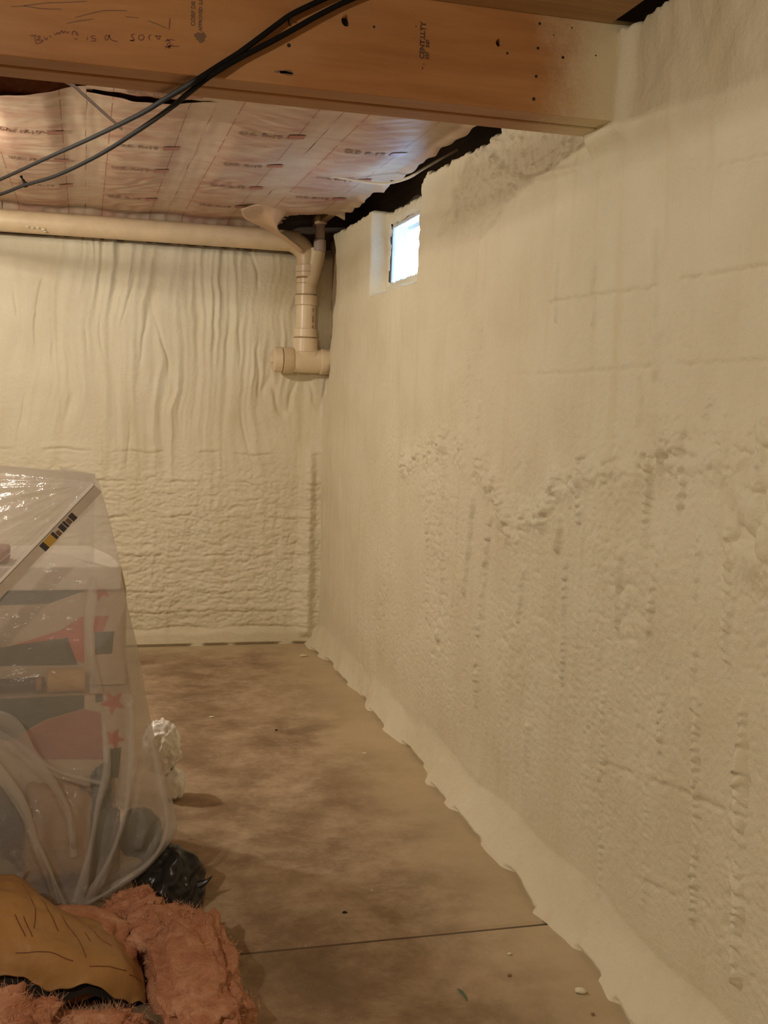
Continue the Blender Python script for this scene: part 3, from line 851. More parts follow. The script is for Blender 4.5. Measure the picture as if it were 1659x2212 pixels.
def batt(x0, x1, y0, y1, label, seed, y0b=None, hole=None, tear=None, edge=None):
    root = empty('insulation_batt', ((x0 + x1) / 2, (y0 + y1) / 2, ZJ - 0.02))
    tag(root, label, 'insulation', 'faced insulation batts between the joists')
    nx, ny = 60, max(20, int((y1 - y0) / 0.014))
    u = np.linspace(0, 1, nx); v = np.linspace(0, 1, ny)
    U, Vv = np.meshgrid(u, v)
    ya = y0 + ((y0b - y0) * U if y0b is not None else 0) + 0.012 * vnoise2(U * 5 + seed, U * 0, 311)
    yb = y1 + 0.02 * vnoise2(U * 6 + seed, U * 0 + 2, 313)
    Y = ya + (yb - ya) * Vv
    xr = x1 + (0 if edge is None else edge(Y))
    X = x0 + (xr - x0) * U + 0.004 * vnoise2(Y * 5, U * 0 + seed, 315)
    Z = film_z(X, Y, seed)
    Z = Z - 0.03 * sstep(0.975, 1.0, Vv) * (y1 > 5.9)
    if tear: Z = Z - 0.03 * np.exp(-((Y - ya) / 0.035) ** 2) * np.clip(np.sin(np.pi * U), 0, 1) * tear
    if edge is not None: Z = Z - 0.02 * sstep(0.9, 1.0, U) * (0.5 + 0.8 * vnoise2(Y * 7, Y * 0, 317))
    Q = grid_faces(ny, nx)
    if hole:
        cx = (X[:-1, :-1] + 0.02 * fbm2(X[:-1, :-1] * 15, Y[:-1, :-1] * 15, 319, 2)).ravel(); cy = Y[:-1, :-1].ravel()
        Q = Q[~in_poly(cx, cy, hole)]
    me = mesh_np('facing_film', np.stack([X, Y, Z], -1).reshape(-1, 3), Q)
    film = link('facing_film', me, M_FILM, root)
    # wool above the facing
    xa, xb = x0 + 0.03, min(x1 - 0.03, 1.16)
    yw0, yw1 = y0 + 0.05, (y1 - 0.05 if not hole else 5.45)
    wool = box('glass_wool', xa, xb, yw0, yw1, ZJ + 0.022, ZJ + 0.16, M_PINK, root, 0.015)
    return root, film

def print_on(film, rows, xc, seed):
    """brand-free lettering row plus a red block, printed on the facing"""
    for (x, y, s) in rows:
        me, co = text_mesh('O.E. R-19', 0.033 * s, 0.0012)
        co[:, 0] *= 1.25; co = co + (x, 0, 0)
        yy = y + 0.055 * s - 1.9 * co[:, 1]; zz = film_z(co[:, 0], yy, seed) - 0.0032
        set_co(me, np.stack([co[:, 0], yy, zz], -1)); link('printed_text', me, M_PRINT_DK, film, False)
        U, Vv = np.meshgrid(np.linspace(0, 1, 14), np.linspace(0, 1, 5))
        X = x + 0.185 * s + U * 0.062 * s; Y = y - 0.004 + Vv * 0.060 * s
        me = mesh_np('printed_block', np.stack([X, Y, film_z(X, Y, seed) - 0.0032], -1).reshape(-1, 3), grid_faces(5, 14))
        link('printed_block', me, M_PRINT_RED, film, False)

e_right = lambda Y: np.where(True, 0.022 * vnoise2(Y * 3.1, Y * 0, 321) + 0.014 * vnoise2(Y * 9, Y * 0, 323), 0)
BY1 = BY0 + 0.19
specs = [  # x0, x1, y0, y1, label, seed, y0b, hole, tear, edge, rows
    (-0.81, -0.405, BY1, 6.02, 'faced pink insulation batt at the left edge, second bay left of the ragged slit', 1, None, None, 0, None, []),
    (-0.405, 0.0, BY1, 3.58, 'short faced insulation piece tucked beside the beam at far left', 2, None, None, 0, None, []),
    (-0.405, 0.0, 3.84, 6.02, 'faced insulation batt hung behind the black cables at far left', 3, 3.63, None, 0.3, None, [(-0.31, 4.25, 0.95), (-0.30, 4.75, 0.95), (-0.29, 5.3, 0.95)]),
    (0.0, 0.405, BY1, 3.665, 'short faced insulation piece under the beam where the cables cross', 4, None, None, 0, None, [(0.12, 3.58, 0.95)]),
    (0.0, 0.405, 3.70, 6.02, 'faced insulation batt beyond the narrow dark slit', 5, 3.665, None, 0.3, None, [(0.11, 4.35, 0.95), (0.10, 4.78, 0.95), (0.10, 5.5, 0.95)]),
    (0.405, 0.81, BY1, 6.02, 'wrinkled faced insulation batt in the middle of the ceiling', 6, None, None, 0, None, [(0.52, 3.98, 0.95), (0.53, 4.50, 0.95), (0.53, 5.0, 0.95), (0.53, 5.5, 0.95)]),
    (0.81, 1.255, BY1, 6.02, 'faced insulation batt along the right wall, blue-lit by the window', 7, None,
     [(1.00, 6.3), (0.985, 5.72), (1.02, 5.60), (1.12, 5.56), (1.22, 5.60), (1.40, 5.62), (1.40, 6.3)], 0, e_right, [(0.93, 4.10, 0.95), (0.93, 4.62, 0.95), (0.93, 5.1, 0.95)])]
for (x0, x1, y0, y1, lab, seed, y0b, hole, tear, edge, rows) in specs:
    r, film = batt(x0, x1, y0, y1, lab, seed, y0b, hole, tear, edge)
    print_on(film, rows, 0, seed)

# torn flap of facing that hangs round the waste stack
def flap():
    rows = [[(520, 452, 5.45), (560, 440, 5.45), (600, 447, 5.5), (625, 452, 5.55)],
            [(528, 470, 5.62), (565, 468, 5.60), (590, 482, 5.58), (598, 490, 5.6)],
            [(560, 487, 5.78), (592, 497, 5.76), (612, 508, 5.75), (622, 514, 5.76)],
            [(605, 512, 5.86), (625, 522, 5.85), (640, 530, 5.84), (647, 533, 5.84)],
            [(640, 538, 5.885), (648, 545, 5.88), (654, 545, 5.88), (657, 542, 5.88)]]
    G = np.array([[onY(*p) for p in r] for r in rows])
    A = np.stack([catmull(G[i], 16) for i in range(len(G))]); B = np.stack([catmull(A[:, j], 30) for j in range(16)], 1)
    B[..., 1] += 0.006 * vnoise2(B[..., 0] * 40, B[..., 2] * 30, 331)
    me = mesh_np('torn_facing_flap', B.reshape(-1, 3), grid_faces(30, 16))
    o = link('torn_facing_flap', me, M_FLAP)
    md = o.modifiers.new('s', 'SOLIDIFY'); md.thickness = 0.002
    tag(o, 'torn paper facing flap hanging from the ceiling beside the waste stack', 'facing flap')
M_FLAP = plain('torn_facing_paper', (0.58, 0.40, 0.26), 0.6, 0.15, 9, 0.2)
flap()

# foam blobs stuck on the facing
def crumb(name, loc, r, label, cat, mat, squash=0.6, seed=0, n=2, parent=None, group=None):
    bm = bmesh.new(); bmesh.ops.create_icosphere(bm, subdivisions=n, radius=1.0)
    co = np.array([v.co for v in bm.verts]); k = 1 + 0.38 * fbm3(co * 1.6 + seed * 3.3, seed, 2)
    for v, kk in zip(bm.verts, k):
        v.co = Vector((loc[0] + v.co.x * kk * r, loc[1] + v.co.y * kk * r * 0.8, loc[2] + v.co.z * kk * r * squash))
    o = link(name, from_bm(name, bm), mat, parent)
    if label: tag(o, label, cat, group)
    return o

# ================================================================== WASTE PIPES
def pipes():
    y0 = 5.945
    R = empty('drain_pipe', (1.15, y0, 1.5)); tag(R, 'cream plastic waste pipe with tee and cleanout plug in the corner', 'pipe')
    # long run along the back wall
    P = [(XL + 0.05, y0 - 0.01, 2.206), (0.2, y0 - 0.01, 2.205), (1.02, y0 - 0.01, 2.204), (1.07, y0 - 0.008, 2.199), (1.11, y0 - 0.004, 2.18), (1.138, y0, 2.15), (1.148, y0, 2.115), (1.149, y0, 2.08)]
    q = np.vstack([P[0], catmull(np.array(P[1:]), 46)])
    tube('horizontal_run', q, 0.0555, M_PVC_TAN, R, 28)
    ax = (1.149, y0, 0)
    def ring(name, z0, z1, r, mat=M_PVC, bev=0.004, x=1.149):
        return lathe(name, [(z0, r - bev), (z0 + bev, r), (z1 - bev, r), (z1, r - bev)], (x, y0, 0), (0, 0, 1), mat, R, 36)
    ring('reducer', 2.02, 2.085, 0.060); ring('cement_line', 2.012, 2.020, 0.0545, M_CEM, 0.001)
    ring('upper_pipe', 1.90, 2.02, 0.0535); 
    for z in (2.045, 1.985): ring('cement_line', z, z + 0.0025, 0.0608 if z > 2.02 else 0.0545, M_CEM, 0.0005)
    ring('coupling', 1.870, 1.925, 0.0605); ring('cement_line', 1.9255, 1.929, 0.0575, M_CEM, 0.001)
    lp = ring('lower_pipe', 1.74, 1.872, 0.0535)
    for zz in (1.855, 1.815, 1.765):                                     # red print on the pipe
        me, co = text_mesh('ASTM' if zz < 1.85 else 'D2', 0.014, 0.0006)
        a = -math.pi / 2 + 0.55 + (co[:, 1]) / 0.0535
        set_co(me, np.stack([1.149 + 0.0541 * np.cos(a), y0 + 0.0541 * np.sin(a), zz - co[:, 0]], -1))
        link('printed_text', me, M_PRINT_RED, lp, False)
    ring('bell_collar', 1.700, 1.748, 0.0625); ring('cement_line', 1.696, 1.700, 0.0615, M_CEM, 0.001)
    ring('tee_neck', 1.62, 1.696, 0.0675)
    # side wye that climbs to the right
    tube('wye_branch', catmull(np.array([(1.155, y0 - 0.01, 1.985), (1.175, y0 - 0.015, 2.05), (1.193, y0 - 0.02, 2.13), (1.196, y0 - 0.02, 2.17)]), 14), [0.047] * 14, M_PVC, R, 24)
    # tee body with swept shoulders
    zt = 1.575
    tee = lathe('tee_body', [(0.0, 0.060), (0.02, 0.0625), (0.12, 0.064), (0.165, 0.064), (0.185, 0.062)], (1.075, y0, zt), (1, 0, 0), M_PVC, R, 36)
    tube('tee_sweep', catmull(np.array([(1.149, y0, 1.66), (1.150, y0, 1.63), (1.160, y0, 1.605), (1.185, y0, 1.588)]), 12), [0.0655, 0.0655, 0.065, 0.065, 0.0645, 0.0645, 0.064, 0.064, 0.0635, 0.0635, 0.063, 0.063], M_PVC, R, 28)
    lathe('wall_hub', [(0, 0.063), (0.004, 0.069), (0.060, 0.069), (0.064, 0.066)], (1.232, y0, zt), (1, 0, 0), M_PVC, R, 36)
    tube('wall_pipe', [(1.24, y0, zt), (1.40, y0, zt)], 0.056, M_PVC, R, 24)
    lathe('cleanout_hub', [(0, 0.066), (0.003, 0.069), (0.052, 0.069), (0.056, 0.066)], (1.028, y0, zt), (1, 0, 0), M_PVC_TAN, R, 36)
    lathe('cement_line', [(0, 0.0665), (0.004, 0.0665)], (1.0245, y0, zt), (1, 0, 0), M_CEM, R, 36)
    plug = lathe('cleanout_plug', [(0.0, 0.058), (0.006, 0.067), (0.044, 0.069), (0.047, 0.066)], (0.977, y0, zt), (1, 0, 0), M_PVC, R, 48,
                 flute=lambda a: 1.0 - 0.035 * max(0.0, math.cos(8 * a)) ** 6)
    box('plug_lug', 0.962, 0.98, y0 - 0.016, y0 + 0.016, zt - 0.016, zt + 0.016, M_PVC, plug, 0.003)
    # slim vent pipe on the right of the stack
    V = empty('vent_pipe', (1.2, 5.90, 2.17)); tag(V, 'slim mauve-grey vent pipe rising into the dark ceiling gap', 'pipe')
    tube('pipe', [(1.204, 5.885, 2.165), (1.206, 5.885, 2.54)], 0.026, M_PVC_GREY, V, 20)
    lathe('socket', [(0, 0.029), (0.004, 0.033), (0.055, 0.033), (0.06, 0.030)], (1.204, 5.885, 2.155), (0, 0, 1), M_PVC_GREY, V, 24)
    lathe('socket', [(0, 0.030), (0.004, 0.034), (0.035, 0.034), (0.04, 0.030)], (1.206, 5.885, 2.295), (0, 0, 1), M_PVC_TAN, V, 24)
pipes()
p = onY(80, 492, 5.87)
fd = empty('foam_dab', (p[0], 5.885, p[2])); tag(fd, 'small cream foam splash stuck under the long pipe at far left', 'foam scrap')
for k, (dx, dz, r) in enumerate([(-0.045, 0.004, 0.010), (-0.02, 0.0, 0.008), (0.005, 0.003, 0.009), (0.03, -0.004, 0.010), (0.037, -0.014, 0.007)]):
    crumb('splash', (p[0] + dx, 5.885, p[2] + dz), r, None, None, M_FOAM, 0.55, k + 20, 2, fd)

# ================================================================== CABLES
def path(pts, n=80):
    return catmull(np.array([onY(*q) for q in pts]), n)
ca = empty('black_cable', (0, 3.2, 2.1)); tag(ca, 'black cable crossing the beam, the upper one of the pair', 'cable')
tube('cable', path([(860, -90, 2.53), (770, -35, 2.53), (690, 2, 2.53), (632, 30, 2.53), (600, 52, 2.53), (560, 82, 2.53), (515, 115, 2.53), (474, 141, 2.53), (440, 163, 2.525), (420, 176, 2.55), (395, 191, 2.615), (370, 206, 2.685), (345, 221, 2.765), (300, 248, 2.95), (200, 297, 3.42), (100, 342, 3.95), (0, 388, 4.5), (-120, 440, 4.95), (-240, 445, 5.25), (-420, 440, 5.4), (-700, 440, 5.45)], 150), 0.0062, M_BLACK, ca, 10)
cb = empty('black_cable', (0, 3.2, 2.05)); tag(cb, 'black cable crossing the beam, the lower one with a clip', 'cable')
tube('cable', path([(930, -80, 2.53), (840, -35, 2.53), (752, 1, 2.53), (690, 32, 2.53), (640, 60, 2.53), (580, 93, 2.53), (520, 124, 2.53), (476, 150, 2.525), (446, 170, 2.535), (420, 191, 2.60), (395, 211, 2.695), (370, 232, 2.80), (300, 281, 3.15), (210, 337, 3.58), (120, 380, 4.02), (50, 401, 4.38), (0, 420, 4.6), (-120, 458, 5.0), (-240, 462, 5.3), (-420, 455, 5.46), (-700, 455, 5.5)], 150), 0.0062, M_BLACK, cb, 10)
p = onY(57, 396, 4.36)
lathe('clip', [(-0.008, 0.008), (-0.006, 0.0095), (0.006, 0.0095), (0.008, 0.008)], tuple(onY(55, 399, 4.38)), (0.6, -0.6, 0.2), M_BLACK, cb, 12)
tube('clip_stem', [onY(54, 397, 4.38), onY(49, 388, 4.38)], 0.0055, M_BLACK, cb, 8)
tube('clip_nail', [onY(50, 390, 4.38), onY(45, 380, 4.38)], [0.002, 0.0055], M_BLACK, cb, 8)
st = empty('cable_staple', tuple(onY(622, 40, 2.545))); tag(st, 'small dark cable staple on the beam between the two black cables', 'staple')
tube('bridge', [onY(612, 38, 2.534), onY(631, 40, 2.530)], 0.0030, M_HOLE, st, 8)
tube('leg', [onY(623, 40, 2.536), onY(625, 54, 2.545)], 0.0022, M_HOLE, st, 8)
wc = tube('white_cable', path([(440, 386, 4.95), (520, 381, 4.86), (600, 381, 4.80), (660, 378, 4.70), (720, 381, 4.62), (790, 393, 4.58), (835, 396, 4.53), (880, 385, 4.44), (912, 366, 4.33), (940, 350, 4.25), (958, 340, 4.20), (990, 322, 4.16)], 70), 0.0058, M_WIRE, None, 8)
tag(wc, 'thin off-white cable lying across the ceiling facing above the window', 'cable')
tw = tube('tan_cable', path([(95, 160, 3.34), (150, 180, 3.44), (180, 205, 3.56), (225, 245, 3.78), (262, 278, 4.00)], 24), 0.0055, M_TANWIRE, None, 8)
tag(tw, 'short tan cable slanting under the ceiling facing near the beam', 'cable')

# ================================================================== THE COVERED PILE ON THE LEFT
def lump(name, c, rad, mat, parent=None, seed=0, amp=0.12, freq=2.2, sub=4, boxy=1.0, rotz=0.0, crumple=0.0, floor=None):
    bm = bmesh.new(); bmesh.ops.create_icosphere(bm, subdivisions=sub, radius=1.0)
    co = np.array([v.co for v in bm.verts])
    q = np.sign(co) * np.abs(co) ** boxy
    if boxy != 1.0: q /= np.maximum(1e-6, (np.abs(q) ** (2 / boxy)).sum(1) ** (boxy / 2))[:, None]
    k = 1 + amp * fbm3(co * freq + seed * 5.7, seed, 4)
    if crumple > 0:                                   # sharp ridges of crumpled film
        k += crumple * (1 - 2 * np.abs(fbm3(co * freq * 1.3 + 9 + seed, seed + 7, 3)))
    q = q * k[:, None] * np.array(rad)
    cz, sz = math.cos(rotz), math.sin(rotz)
    P = np.stack([q[:, 0] * cz - q[:, 1] * sz, q[:, 0] * sz + q[:, 1] * cz, q[:, 2]], -1) + np.array(c)
    if floor is not None: P[:, 2] = np.where(P[:, 2] < floor, floor + 0.08 * (P[:, 2] - floor), P[:, 2]); P[:, 2] = np.maximum(P[:, 2], floor)
    for v, p in zip(bm.verts, P): v.co = Vector(p)
    return link(name, from_bm(name, bm), mat, parent)

def fibres(name, src, n, L, parent, mat, seed=0, up=0.2):
    me = src.data; r = np.random.default_rng(seed)
    k = len(me.vertices); co = np.zeros(k * 3); nr = np.zeros(k * 3)
    me.vertices.foreach_get('co', co); me.vertices.foreach_get('normal', nr); co = co.reshape(-1, 3); nr = nr.reshape(-1, 3)
    i = r.integers(0, k, n); p = co[i] + r.normal(0, 0.004, (n, 3)); d = nr[i] + r.normal(0, 0.75, (n, 3)); d[:, 2] += up
    d /= np.linalg.norm(d, axis=1)[:, None]
    s = np.cross(d, r.normal(0, 1, (n, 3))); s /= np.linalg.norm(s, axis=1)[:, None] + 1e-9
    ln = L * r.uniform(0.3, 1.0, n)[:, None] ** 1.3; w = 0.0004
    bend = r.normal(0, 0.35, (n, 3)); m = p + d * ln * 0.5; e = m + (d + bend) * ln * 0.45
    V = np.concatenate([p - s * w, p + s * w, m + s * w * 0.7, m - s * w * 0.7, e + s * w * 0.3, e - s * w * 0.3])
    j = np.arange(n)
    Q = np.concatenate([np.stack([j, j + n, j + 2 * n, j + 3 * n], -1), np.stack([j + 3 * n, j + 2 * n, j + 4 * n, j + 5 * n], -1)])
    V[:, 2] = np.maximum(V[:, 2], 0.001)
    o = link(name, mesh_np(name, V, Q), mat, parent, False); tag(o, kind='stuff'); return o

# boxes under the sheet
M_CARD = plain('printed_carton', (0.60, 0.47, 0.33), 0.55, 0.06)
M_CARDB = plain('brown_carton', (0.30, 0.18, 0.09), 0.7, 0.1)
M_GREEN = plain('dark_green_print', (0.035, 0.065, 0.040), 0.5)
M_RED = plain('red_print_star', (0.58, 0.085, 0.035), 0.5)
M_PINKP = plain('pale_red_print', (0.42, 0.15, 0.10), 0.5)
def flat_print(name, pts, y, mat, parent):
    V = [tuple(onY(px, py, y - 0.0012)) for px, py in pts]
    me = bpy.data.meshes.new(name); me.from_pydata(V, [], [tuple(range(len(V)))])
    bm = bmesh.new(); bm.from_mesh(me); bmesh.ops.triangulate(bm, faces=bm.faces[:]); bm.to_mesh(me); bm.free()
    return link(name, me, mat, parent, False)
def star(cx, cy, r, rot, y, parent, mat):
    pts = [(cx + (r if k % 2 == 0 else r * 0.42) * math.sin(rot + k * math.pi / 5), cy - (r if k % 2 == 0 else r * 0.42) * math.cos(rot + k * math.pi / 5)) for k in range(10)]
    flat_print('printed_star', pts, y, mat, parent)
YLO, YUP = 2.925, 3.02
bb = empty('brown_carton', (-0.16, 3.12, 0)); tag(bb, 'plain brown carton at the bottom of the covered pile', 'box')
box('carton_body', -0.52, 0.10, 2.95, 3.44, 0.0, 0.265, M_CARDB, bb, 0.004)
lo = empty('star_carton', (-0.16, 3.1, 0.268)); tag(lo, 'pale carton with red stars under the clear sheet, the lower one', 'box')
lb = box('carton_body', -0.50, onY(285, 1560, YLO)[0], YLO, 3.46, 0.268, 0.575, M_CARD, lo, 0.003)
flat_print('printed_band', [(-60, 1512), (182, 1501), (182, 1530), (95, 1556), (20, 1600), (-60, 1600)], YLO, M_GREEN, lb)
flat_print('printed_band', [(95, 1558), (182, 1532), (218, 1540), (222, 1640), (60, 1640), (20, 1602)], YLO, M_PINKP, lb)
star(244, 1517, 29, 0.75, YLO, lb, M_RED); star(246, 1596, 26, 0.4, YLO, lb, M_RED)
flat_print('printed_band', [(236, 1618), (262, 1614), (256, 1680), (232, 1680)], YLO, M_GREEN, lb)
flat_print('printed_square', [(206, 1500), (222, 1499), (222, 1516), (206, 1517)], YLO, M_GREEN, lb)
up_ = empty('star_carton', (-0.18, 3.17, 0.577)); tag(up_, 'pale carton with red stars under the clear sheet, the upper one', 'box')
ub = box('carton_body', -0.52, onY(272, 1380, YUP)[0], YUP, 3.44, 0.577, 0.842, M_CARD, up_, 0.003)
flat_print('printed_band', [(20, 1262), (180, 1260), (180, 1277), (105, 1304), (-10, 1308)], YUP, M_GREEN, ub)
star(218, 1276, 24, 0.9, YUP, ub, M_RED)
flat_print('printed_band', [(10, 1400), (130, 1362), (180, 1330), (182, 1432), (150, 1425), (140, 1378)], YUP, M_RED, ub)
flat_print('printed_band', [(202, 1332), (236, 1330), (222, 1364), (202, 1366)], YUP, M_RED, ub)
flat_print('printed_band', [(-60, 1408), (146, 1377), (168, 1436), (-60, 1440)], YUP, M_GREEN, ub)
flat_print('printed_square', [(205, 1366), (246, 1364), (242, 1412), (206, 1414)], YUP, M_GREEN, ub)
wb = box('white_board', -0.5, 0.098, 2.99, 3.42, 0.843, 0.905, M_LIDW, None, 0.006)
tag(wb, 'white foam slab on top of the covered cartons', 'board')
tb = box('terracotta_block', -0.32, onY(17, 1230, 3.05)[0], 3.05, 3.16, 0.906, 0.945, M_TERRA, None, 0.006)
tag(tb, 'terracotta block on the white slab at the left edge', 'block')
p = onY(143, 1458, 2.957)
tr = empty('tape_roll', (p[0], 2.966, 0.58)); tag(tr, 'tan roll lying on the lower star carton', 'roll')
lathe('roll_body', [(-0.048, 0.026), (-0.046, 0.031), (0.046, 0.031), (0.048, 0.026)], (p[0], 2.966, 0.6085), (1, 0, 0), M_TANROLL, tr, 28)
lathe('roll_core', [(-0.0495, 0.012), (0.0495, 0.012)], (p[0], 2.966, 0.6085), (1, 0, 0), M_TERRA, tr, 16)
dr = empty('dark_rod', (p[0] - 0.2, 2.966, 0.58)); tag(dr, 'dark rod lying beside the tan roll on the lower star carton', 'rod')
tube('rod', [(p[0] - 0.34, 2.968, 0.596), (p[0] - 0.055, 2.966, 0.600)], 0.018, M_BAGBLK, dr, 14)
tube('grip_ring', [(p[0] - 0.075, 2.966, 0.600), (p[0] - 0.062, 2.966, 0.600)], 0.021, M_TERRA, dr, 14)

# leaning batten that holds the sheet up
A = onY(203, 1048, 2.838); B = onY(-12, 1272, 2.838)
d_ = (B - A) / np.linalg.norm(B - A); tfoot = (0.005 - A[2]) / d_[2]; foot = A + d_ * tfoot
bt = empty('batten', tuple(foot)); tag(bt, 'slim pale batten leaning against the clear sheet with a yellow and black label', 'batten')
M_BATT = plain('pale_batten', (0.52, 0.44, 0.36), 0.35)
M_HIGHLIGHT = plain('painted_highlight', (0.88, 0.85, 0.80), 0.15, 0.02)
nrm = np.cross(d_, (0, -1, 0)); nrm /= np.linalg.norm(nrm)
if nrm[2] > 0: nrm = -nrm
def bar(name, t0, t1, w0, w1, y0, y1, mat):
    V = []
    for t in (t0, t1):
        for w in (w0, w1):
            for y in (y0, y1):
                q = A + d_ * t + nrm * w; V.append((q[0], y, q[2]))
    F = [(0, 1, 3, 2), (4, 6, 7, 5), (0, 4, 5, 1), (2, 3, 7, 6), (0, 2, 6, 4), (1, 5, 7, 3)]
    me = bpy.data.meshes.new(name); me.from_pydata(V, [], F)
    bm = bmesh.new(); bm.from_mesh(me); bmesh.ops.recalc_face_normals(bm, faces=bm.faces[:]); bm.to_mesh(me); bm.free()
    return link(name, me, mat, bt, False)
body = bar('bar', 0, tfoot, 0.0, 0.026, 2.836, 2.844, M_BATT)
bar('highlight_strip', 0, tfoot, -0.0065, 0.0, 2.832, 2.845, M_HIGHLIGHT)  # white strip painted in for the highlight on the taut film's ridge
M_YEL = plain('yellow_label', (0.50, 0.30, 0.045), 0.5); M_DKL = plain('dark_label', (0.035, 0.026, 0.02), 0.5)
for (t0, t1, w0, w1, m) in [(0.086, 0.100, 0.007, 0.026, M_DKL), (0.102, 0.112, 0.009, 0.024, M_STAMPF), (0.114, 0.121, 0.007, 0.026, M_DKL), (0.123, 0.136, 0.007, 0.026, M_DKL), (0.140, 0.150, 0.012, 0.026, M_STAMPF), (0.152, 0.160, 0.006, 0.026, M_DKL), (0.160, 0.186, 0.006, 0.027, M_YEL), (0.186, 0.200, 0.006, 0.027, M_DKL)]:
    bar('label_mark', t0, t1, w0, w1, 2.8352, 2.8362, m)

# the clear sheet itself
def sheet_grid(rows, nu, nv):
    G = np.array(rows); A_ = np.stack([catmull(G[i], nu) for i in range(len(G))])
    return np.stack([catmull(A_[:, j], nv) for j in range(nu)], 1)
def sheet():
    R = empty('clear_sheet', (-0.1, 2.8, 0.02)); tag(R, 'clear milky plastic sheet draped over the pile at the left', 'plastic sheet')
    rows_px = [
        [(-170, 1438), (-60, 1320), (20, 1236), (90, 1163), (155, 1095), (206, 1041)],
        [(-170, 1478), (-60, 1400), (30, 1330), (110, 1265), (185, 1200), (236, 1150)],
        [(-170, 1520), (-60, 1480), (40, 1425), (130, 1370), (210, 1325), (263, 1285)],
        [(-170, 1590), (-60, 1560), (50, 1520), (145, 1480), (235, 1445), (292, 1410)],
        [(-170, 1680), (-60, 1650), (60, 1620), (160, 1595), (255, 1570), (316, 1545)],
        [(-150, 1770), (-50, 1745), (65, 1720), (170, 1700), (275, 1680), (343, 1660)],
        [(-110, 1850), (-20, 1825), (75, 1800), (175, 1785), (285, 1770), (368, 1745)],
        [(-70, 1900), (10, 1885), (85, 1870), (170, 1860), (275, 1845), (374, 1800)],
        [(-10, 1935), (40, 1925), (95, 1918), (165, 1915), (255, 1895), (352, 1838)],
        [(70, 1950), (92, 1952), (118, 1958), (150, 1962), (215, 1938), (315, 1878)]]
    ydep = [[2.85] * 5 + [2.86], [2.84] * 5 + [2.88], [2.83] * 5 + [2.90], [2.82] * 5 + [2.90], [2.82] * 5 + [2.91], [2.80] * 4 + [2.82, 2.92], [2.78] * 4 + [2.82, 2.92], [2.78] * 4 + [2.82, 2.90], [2.78] * 4 + [2.80, 2.88], [2.775] * 4 + [2.80, 2.86]]
    left = [1500, 1540, 1580, 1640, 1710, 1790, 1860, 1905, 1935, 1950]      # the sheet goes on over the pile beyond the frame
    rows_px = [[(-480, ly)] + r for ly, r in zip(left, rows_px)]; ydep = [[yd[0]] + yd for yd in ydep]
    rows = []
    for r, yd in zip(rows_px, ydep):
        P = [onY(px, py, y) for (px, py), y in zip(r, yd)]
        S = P[-1]
        P += [S + np.array((0.006, 0.07, 0.0)), S + np.array((-0.01, 0.30, 0.0)), S + np.array((-0.10, 0.62, 0.0))]
        rows.append(P)
    B = sheet_grid(rows, 130, 170)
    B[..., 2] = np.maximum(B[..., 2], 0.012)
    X, Z = B[..., 0], B[..., 2]
    wv = np.minimum(1, np.abs(np.linspace(0, 1, 130) - 0.0) * 1)[None, :]
    disp = 0.004 * fbm2(X * 14, Z * 9, 401, 3)
    def fold(pts, w, a):
        a = 1.5 * a; w = 0.85 * w
        Pq = [(onY(px, py, 2.815)[0], onY(px, py, 2.815)[2]) for px, py in pts]
        dist, t = seg_dist(X, Z, Pq)
        return a * np.exp(-(dist / w) ** 2) * sstep(0, 0.08, t) * sstep(1.0, 0.85, t)
    folds = [([(-40, 1545), (25, 1570), (60, 1600), (75, 1650), (130, 1672), (222, 1692)], 0.010, 0.020), ([(-20, 1585), (60, 1640), (115, 1695), (150, 1755), (163, 1835)], 0.009, 0.020),
             ([(-20, 1625), (40, 1720), (70, 1790), (100, 1850), (130, 1950)], 0.011, 0.018), ([(198, 1250), (190, 1380), (204, 1500)], 0.012, 0.010), ([(232, 1600), (228, 1690), (206, 1745), (196, 1850), (175, 1945)], 0.011, 0.022),
             ([(285, 1500), (284, 1640), (272, 1740), (245, 1840), (190, 1950)], 0.009, 0.020), ([(300, 1745), (318, 1790), (300, 1850)], 0.008, 0.015), ([(350, 1700), (362, 1790), (320, 1870)], 0.010, 0.014),
             ([(70, 1800), (105, 1880), (125, 1950)], 0.007, 0.014), ([(110, 1450), (160, 1480), (205, 1500)], 0.006, 0.006), ([(140, 1670), (215, 1668)], 0.005, 0.008), ([(30, 1830), (55, 1870), (40, 1900)], 0.008, 0.012)]
    for pts, w, a in folds: disp = disp + fold(pts, w, a)
    lowpart = sstep(0.5, 0.25, Z)
    ang = np.arctan2(X - onY(150, 1962, 2.78)[0], Z + 0.02)
    disp = disp + lowpart * 0.009 * np.sin(ang * 16 + 3 * vnoise2(X * 9, Z * 5, 405))
    B[..., 1] -= disp * np.concatenate([np.ones(95), np.linspace(1, 0.2, 35)])[None, :]
    link('front_fall', mesh_np('front_fall', B.reshape(-1, 3), grid_faces(170, 130)), M_POLY, R)
    def band(pts, w0, w1, y):
        P = catmull(np.array([onY(px, py, y) for px, py in pts]), 40)
        T_ = np.gradient(P, axis=0); N = np.stack([-T_[:, 2], 0 * T_[:, 0], T_[:, 0]], -1); N /= np.linalg.norm(N, axis=1)[:, None] + 1e-9
        ww = np.linspace(w0, w1, 40)[:, None] * (0.8 + 0.35 * np.sin(np.linspace(0, 7, 40))[:, None])
        cols = []
        for q in np.linspace(-1, 1, 7):
            c_ = P + N * ww * 0.5 * q; c_[:, 1] -= 0.007 * (1 - q * q); cols.append(c_)
        G_ = np.stack(cols, 1); link('fold_band', mesh_np('fold_band', G_.reshape(-1, 3), grid_faces(40, 7)), M_POLY, R)
